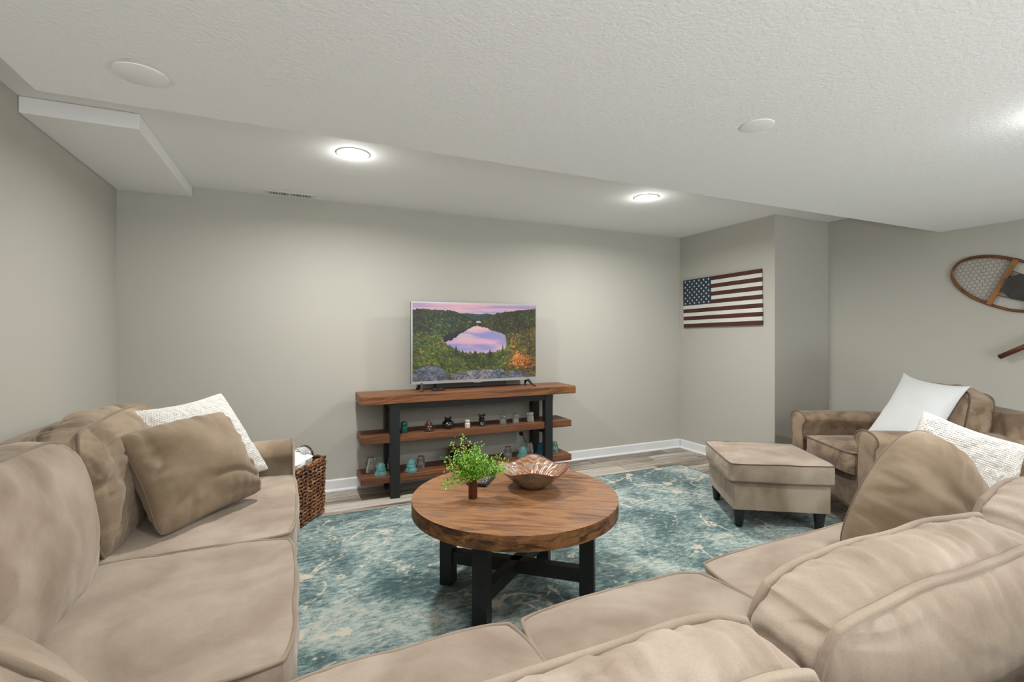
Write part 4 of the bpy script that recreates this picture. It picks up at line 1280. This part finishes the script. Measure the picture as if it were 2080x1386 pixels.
o = mb.build('rolled_cloth', M_blanket, None, Matrix.Translation((bc[0], bc[1], 0.012)) @ Matrix.Rotation(bk_ang, 4, 'Z'), smooth=True)
tag(o, 'rolled white cloth edge lying along the right rim of the basket', 'cloth')

# ------------------------------------------------------------------ wooden flag on the return wall
flag = empty('wooden_flag', (XR, 0, 0)); tag(flag, 'wooden American flag wall sign with stars and dark red stripes', 'sign')
M_red = wood('flag_red', [(0.035, 0.015, 0.011), (0.072, 0.021, 0.017), (0.10, 0.03, 0.023)], (14, 3, 14), 0.55, 1.0)
M_cream = wood('flag_white', [(0.60, 0.60, 0.55), (0.72, 0.72, 0.68)], (14, 3, 14), 0.6, 0.5, bump=0.1)
M_navy = plain('flag_navy', (0.018, 0.032, 0.055), 0.55, nscale=30, namp=0.3)
M_star = plain('flag_star', (0.66, 0.70, 0.72), 0.6)
FY0, FY1, FZ0, FZ1 = 2.943, 3.879, 1.290, 1.788
# the board is slightly tilted about x, 1 degree
flag.rotation_euler = (math.radians(-1.0), 0, 0)
cyf, czf = (FY0 + FY1) / 2, (FZ0 + FZ1) / 2
flag.location = (XR, cyf, czf)
fw, fh = (FY1 - FY0), (FZ1 - FZ0)
MB().box(-0.006, -0.0008, -fw / 2 + 0.01, fw / 2 - 0.01, -fh / 2 + 0.01, fh / 2 - 0.01).build('backing', M_foot, flag)
sh_ = fh / 13
cant_w = fw * 0.40
for i in range(13):
    z1_ = fh / 2 - i * sh_; z0_ = z1_ - sh_
    ymax = fw / 2 - (cant_w if i < 7 else 0)       # canton at the left end, which is +y
    m_ = M_red if i % 2 == 0 else M_cream
    b = MB().box(-0.022, -0.006, -(ymax + fw / 2) / 2, (ymax + fw / 2) / 2, -sh_ / 2 + 0.0006, sh_ / 2 - 0.0006).build('stripe_board', m_, flag, Matrix.Translation((0, (ymax - fw / 2) / 2, (z0_ + z1_) / 2)), bevel=0.001)
can = MB().box(-0.022, -0.006, fw / 2 - cant_w + 0.0006, fw / 2, fh / 2 - 7 * sh_, fh / 2).build('canton', M_navy, flag, bevel=0.001)
star_me = None
def star_mesh(r):
    V = [(-0.0002, 0, 0), (0.0012, 0, 0)]
    for i in range(10):
        a = math.pi / 2 + i * math.pi / 5
        q = r if i % 2 == 0 else r * 0.42
        V.append((0, q * math.cos(a), q * math.sin(a)))
    F = [(0, 2 + (i + 1) % 10, 2 + i) for i in range(10)] + [(1, 2 + i, 2 + (i + 1) % 10) for i in range(10)]
    return mesh_np('star', V, F, False)
sm = star_mesh(0.0135)
ch = 7 * sh_
for r_ in range(9):
    nst = 6 if r_ % 2 == 0 else 5
    for q in range(nst):
        yy_ = fw / 2 - cant_w * ((q + 0.5 + (0 if nst == 6 else 0.5)) / 6.0)
        zz_ = fh / 2 - ch * (r_ + 0.72) / 9.45
        add_obj('star', sm, M_star, can, Matrix.Translation((-0.0222, yy_, zz_)))

# ------------------------------------------------------------------ snowshoes on the right wall
M_ash = wood('snowshoe_ash', [(0.06, 0.018, 0.008), (0.13, 0.042, 0.016), (0.26, 0.10, 0.03)], (6, 6, 6), 0.4, 1.0)
M_bar = wood('snowshoe_bar', [(0.15, 0.06, 0.015), (0.27, 0.12, 0.03), (0.34, 0.165, 0.045)], (8, 8, 8), 0.4, 1.0)
M_lace = plain('rawhide_lace', (0.15, 0.095, 0.05), 0.6)
M_leather = plain('black_leather', (0.03, 0.028, 0.025), 0.55, nscale=20, namp=0.4)
def snowshoe(label, tip, axis, L_, Wd, tail, xo, group='crossed snowshoes on the right wall'):
    """tip: (y,z) of the rounded toe on the wall; axis: unit (dy,dz) from toe towards tail"""
    ax = Vector((0, axis[0], axis[1])).normalized(); sd = Vector((0, -ax.z, ax.y))
    root = empty('snowshoe', (XRR - xo, tip[0], tip[1])); tag(root, label, 'snowshoe', group)
    def hwf(s):           # half width along the shoe, s in 0..L_
        x = np.interp(s / L_, [0, 0.01, 0.03, 0.07, 0.13, 0.22, 0.34, 0.46, 0.6, 0.75, 0.88, 1.0], [0, 0.25, 0.42, 0.62, 0.80, 0.95, 1.0, 0.96, 0.72, 0.42, 0.18, 0.05])
        return Wd / 2 * x
    def P(s, w_, h=0.0): return ax * s + sd * w_ - Vector((1, 0, 0)) * h
    ss = np.concatenate([np.linspace(0, 0.1, 16) ** 1.0, np.linspace(0.12, 1, 50)]) * L_
    sgn = [(s, hwf(s)) for s in ss]
    pts = [P(s, w_) for s, w_ in sgn[::-1]] + [P(s, -w_) for s, w_ in sgn[1:]]
    # smooth twice
    for _ in range(2):
        pts = [pts[0]] + [(pts[i - 1] + pts[i] * 2 + pts[i + 1]) / 4 for i in range(1, len(pts) - 1)] + [pts[-1]]
    MB().tube(pts, 0.0095, 8).build('frame', M_ash, root, smooth=True)
    if tail: MB().tube([P(L_ - 0.02, 0), P(L_ + tail, 0)], [0.017, 0.0165], 10).build('tail', M_ash, root, smooth=True)
    bars = (0.33 * L_, 0.55 * L_)
    for s in bars:
        w_ = hwf(s)
        V = [P(s - .014, -w_), P(s + .014, -w_), P(s + .014, w_), P(s - .014, w_)]
        V2 = [p - Vector((0.010, 0, 0)) for p in V]
        obj('crossbar', V + V2, [(3, 2, 1, 0), (4, 5, 6, 7), (0, 1, 5, 4), (1, 2, 6, 5), (2, 3, 7, 6), (3, 0, 4, 7)], M_bar, root, smooth=False)
    # hexagonal rawhide lacing
    def lace(s0, s1, pitch, name):
        mb_ = MB()
        def clipseg(a, b):
            pa = []
            for t_ in np.linspace(0, 1, 9):
                q = (a[0] + (b[0] - a[0]) * t_, a[1] + (b[1] - a[1]) * t_)
                if s0 < q[0] < s1 and abs(q[1]) < hwf(q[0]) - 0.004: pa.append(q)
            if len(pa) >= 2: mb_.tube([P(*pa[0], 0.002), P(*pa[-1], 0.004)], 0.0011, 4, caps=False)
        a_ = pitch / math.sqrt(3)
        for i in range(-1, int(L_ / (1.5 * a_)) + 2):
            for j in range(-14, 15):
                cx_, cy_ = 1.5 * a_ * i, pitch * (j + 0.5 * (i % 2))
                hv = [(cx_ + a_ * math.cos(math.radians(60 * q)), cy_ + a_ * math.sin(math.radians(60 * q))) for q in range(4)]
                for q in range(3): clipseg(hv[q], hv[q + 1])
        o_ = mb_.build(name, M_lace, root, smooth=True); o_['kind'] = 'stuff'
        # edge cord
        for sg in (-1, 1):
            q = [P(s, sg * (max(0, hwf(s) - 0.014)), 0.002) for s in np.linspace(s0 + 0.006, s1 - 0.004, 30)]
            MB().tube(q, 0.0018, 5).build('edge_cord', M_lace, root, smooth=True)
    lace(0.0, bars[0] - 0.014, 0.0285, 'lacing')
    lace(bars[1] + 0.014, L_ * 0.95, 0.03, 'lacing')
    # binding ropes and leather
    for dw in (-0.10, -0.06, 0.06, 0.10):
        MB().tube([P(bars[0], dw * Wd / 0.36, 0.006), P(bars[1], dw * 0.7 * Wd / 0.36, 0.006)], 0.003, 6).build('binding_cord', M_lace, root, smooth=True)
    cs = (bars[0] + bars[1]) / 2 + 0.01
    V = []
    for (s, w_) in ((-0.10, -0.03), (-0.09, 0.05), (-0.02, 0.085), (0.08, 0.07), (0.10, -0.06), (0.02, -0.09), (-0.05, -0.085)):
        V.append(P(cs + s, w_, 0.010))
    n_ = len(V); V2 = [p - Vector((0.012, 0, 0)) for p in V]
    obj('leather_binding', V + V2, [tuple(range(n_)), tuple(range(2 * n_ - 1, n_ - 1, -1))] + [(i, (i + 1) % n_, n_ + (i + 1) % n_, n_ + i) for i in range(n_)], M_leather, root, smooth=False)
    return root
snowshoe('wooden snowshoe with rounded toe and rawhide lacing on the right wall', (1.905, 1.708), (-0.84, -0.40), 0.92, 0.33, 0.22, 0.014)
# the second shoe crosses below: its straight tail points down-left
tl = Vector((1.635, 1.062)); dirz = Vector((-0.84, 0.50)).normalized()
L2, TAIL = 0.92, 0.22
tip2 = tl + dirz * (L2 + TAIL)
snowshoe('wooden snowshoe whose narrow straight tail end shows at the right edge', (tip2.x, tip2.y), (-dirz.x, -dirz.y), L2, 0.33, TAIL, 0.050)

# ------------------------------------------------------------------ rug
RX0, RX1, RY0, RY1, RTK = -0.44, 3.22, 0.655, 3.395, 0.011
def rug_field():
    res = 0.006
    W, Hh = int((RX1 - RX0) / res), int((RY1 - RY0) / res)
    Fm = np.zeros((Hh, W))
    rg = np.random.RandomState(11)
    def stamp(x, y, r, val=1.0):
        i, j = y / res, x / res; rr_ = r / res + 1.5
        y0, y1_, x0, x1_ = int(max(0, i - rr_)), int(min(Hh, i + rr_ + 2)), int(max(0, j - rr_)), int(min(W, j + rr_ + 2))
        if y0 >= y1_ or x0 >= x1_: return
        Y, X = np.mgrid[y0:y1_, x0:x1_]
        dd = np.sqrt((Y - i) ** 2 + (X - j) ** 2) * res
        f = np.clip(1 - (dd - r) / (res * 2.0), 0, 1) * val
        sub = Fm[y0:y1_, x0:x1_]
        np.maximum(sub, f, out=sub)
    def vine(x, y, a, length, val):
        s = 0; cur = rg.uniform(-6, 6); nxt = rg.uniform(0.05, 0.1)
        while s < length:
            stamp(x, y, 0.0012, val)
            a += cur * 0.005
            x += math.cos(a) * 0.005; y += math.sin(a) * 0.005; s += 0.005
            if s > nxt:
                cur = rg.uniform(-13, 13); nxt = s + rg.uniform(0.04, 0.12)
                if rg.rand() < 0.85:
                    sg = rg.choice([-1, 1])
                    for q in range(rg.randint(2, 5)):
                        b = a + sg * (0.8 + q * 0.5)
                        l_ = rg.uniform(0.008, 0.02)
                        for t_ in np.linspace(0, 1, 5): stamp(x + math.cos(b) * l_ * t_, y + math.sin(b) * l_ * t_, 0.0014, val)
    def flower(x, y, R, val):
        kind = rg.randint(3)
        npet = rg.randint(5, 9)
        ph = rg.uniform(0, 6)
        for q in range(npet):
            b = ph + q * 2 * math.pi / npet
            for t_ in np.linspace(0.45, 1, 6):
                stamp(x + math.cos(b) * R * t_, y + math.sin(b) * R * t_, 0.0018 + 0.0035 * (1 - abs(t_ - 0.7) * 2), val * rg.uniform(0.6, 1))
        stamp(x, y, 0.004, val * 0.9)
        if kind == 0:
            for b in np.linspace(0, 2 * math.pi, 30): stamp(x + math.cos(b) * R * 1.25, y + math.sin(b) * R * 1.25, 0.002, val * 0.7)
    LX, LY = RX1 - RX0, RY1 - RY0
    gx, gy = 0.27, 0.25
    for ix in range(int(LX / gx) + 1):
        for iy in range(int(LY / gy) + 1):
            x = (ix + 0.5 + rg.uniform(-.3, .3)) * gx; y = (iy + 0.5 + rg.uniform(-.3, .3)) * gy
            val = rg.uniform(0.55, 1.0)
            if rg.rand() < 0.62: flower(x, y, rg.uniform(0.016, 0.032), val)
            for _ in range(rg.randint(1, 3)): vine(x, y, rg.uniform(0, 6.28), rg.uniform(0.12, 0.38), val * rg.uniform(0.6, 1))
            for _ in range(5):
                bx_, by_ = x + rg.normal(0, .09), y + rg.normal(0, .09)
                for q in range(rg.randint(2, 5)):
                    stamp(bx_ + rg.normal(0, .010), by_ + rg.normal(0, .010), rg.uniform(.0005, .003), val * rg.uniform(.4, .9))
    yy, xx = np.mgrid[0:Hh, 0:W] * res
    fade = fbm(np.stack([xx.ravel() * 2.4, yy.ravel() * 2.4, 0 * xx.ravel()], 1), 77, 3).reshape(Hh, W)
    fine = fbm(np.stack([xx.ravel() * 60, yy.ravel() * 60, 0 * xx.ravel()], 1), 78, 2).reshape(Hh, W)
    Fm *= np.clip(0.85 + 0.5 * fade + 0.45 * fine, 0.08, 1.0)
    return Fm, W, Hh, res
Fm, RW, RH, res = rug_field()
xs = np.linspace(0, RX1 - RX0, RW); ys = np.linspace(0, RY1 - RY0, RH)
Xg, Yg = np.meshgrid(xs, ys)
V = np.stack([Xg.ravel(), Yg.ravel(), np.full(Xg.size, RTK)], 1)
idx = np.arange(RW * RH).reshape(RH, RW)
F = np.stack([idx[:-1, :-1], idx[:-1, 1:], idx[1:, 1:], idx[1:, :-1]], -1).reshape(-1, 4)
def rug_mat():
    m, T, B = nt('rug_pile')
    L = T.links.new
    tc = N(T, 'ShaderNodeTexCoord')
    at = N(T, 'ShaderNodeAttribute'); at.attribute_name = 'motif'
    n1 = N(T, 'ShaderNodeTexNoise', i={'Scale': 2.2, 'Detail': 6.0, 'Roughness': 0.62, 'Distortion': 0.8})
    sc = N(T, 'ShaderNodeVectorMath', operation='MULTIPLY', i={1: (1, 2.2, 1)}); L(tc.outputs['Object'], sc.inputs[0])
    n2 = N(T, 'ShaderNodeTexNoise', i={'Scale': 22.0, 'Detail': 7.0, 'Roughness': 0.72, 'Distortion': 0.3})
    n3 = N(T, 'ShaderNodeTexNoise', i={'Scale': 190.0, 'Detail': 2.0, 'Roughness': 0.7})
    L(tc.outputs['Object'], n1.inputs['Vector']); L(sc.outputs[0], n2.inputs['Vector']); L(tc.outputs['Object'], n3.inputs['Vector'])
    a = N(T, 'ShaderNodeMath', operation='MULTIPLY_ADD', i={1: 1.0}); L(n2.outputs['Fac'], a.inputs[0]); L(n1.outputs['Fac'], a.inputs[2])
    b = N(T, 'ShaderNodeMath', operation='MULTIPLY_ADD', i={1: 0.45}); L(n3.outputs['Fac'], b.inputs[0]); L(a.outputs[0], b.inputs[2])
    c_ = N(T, 'ShaderNodeMath', operation='MULTIPLY', i={1: 1 / 2.45}); L(b.outputs[0], c_.inputs[0])
    r = ramp(T, [(0.415, (0.038, 0.082, 0.086)), (0.458, (0.080, 0.142, 0.142)), (0.49, (0.15, 0.225, 0.218)), (0.53, (0.28, 0.36, 0.335)), (0.58, (0.46, 0.49, 0.44))])
    L(c_.outputs[0], r.inputs['Fac'])
    st_ = N(T, 'ShaderNodeMapRange', i={'From Min': 0.20, 'From Max': 0.62, 'To Min': 0.0, 'To Max': 0.85}); L(at.outputs['Fac'], st_.inputs['Value'])
    mix = N(T, 'ShaderNodeMixRGB', i={'Color2': (0.62, 0.56, 0.44, 1)}); L(st_.outputs[0], mix.inputs['Fac']); L(r.outputs['Color'], mix.inputs['Color1'])
    L(mix.outputs['Color'], B.inputs['Base Color'])
    B.inputs['Roughness'].default_value = 0.9
    B.inputs['Sheen Weight'].default_value = 0.25
    B.inputs['Specular IOR Level'].default_value = 0.2
    bm_ = N(T, 'ShaderNodeBump', i={'Strength': 0.5, 'Distance': 0.004}); L(n3.outputs['Fac'], bm_.inputs['Height']); L(bm_.outputs['Normal'], B.inputs['Normal'])
    return m
rug = obj('rug', V, F, rug_mat(), None, Matrix.Translation((RX0, RY0, 0)))
tag(rug, 'large distressed teal area rug with cream vine pattern under the coffee table', 'rug')
at = rug.data.attributes.new('motif', 'FLOAT', 'POINT'); at.data.foreach_set('value', Fm.astype(np.float32).ravel())
M_bind = plain('rug_binding', (0.030, 0.060, 0.055), 0.9)
LX, LY = RX1 - RX0, RY1 - RY0
MB().box(-0.003, 0.003, -0.003, LY + 0.003, 0.0005, RTK + 0.0005).box(LX - 0.003, LX + 0.003, -0.003, LY + 0.003, 0.0005, RTK + 0.0005).box(0.003, LX - 0.003, LY - 0.003, LY + 0.003, 0.0005, RTK + 0.0005).box(0.003, LX - 0.003, -0.003, 0.003, 0.0005, RTK + 0.0005).box(0.003, LX - 0.003, 0.003, LY - 0.003, 0.0005, 0.002).build('binding', M_bind, rug)
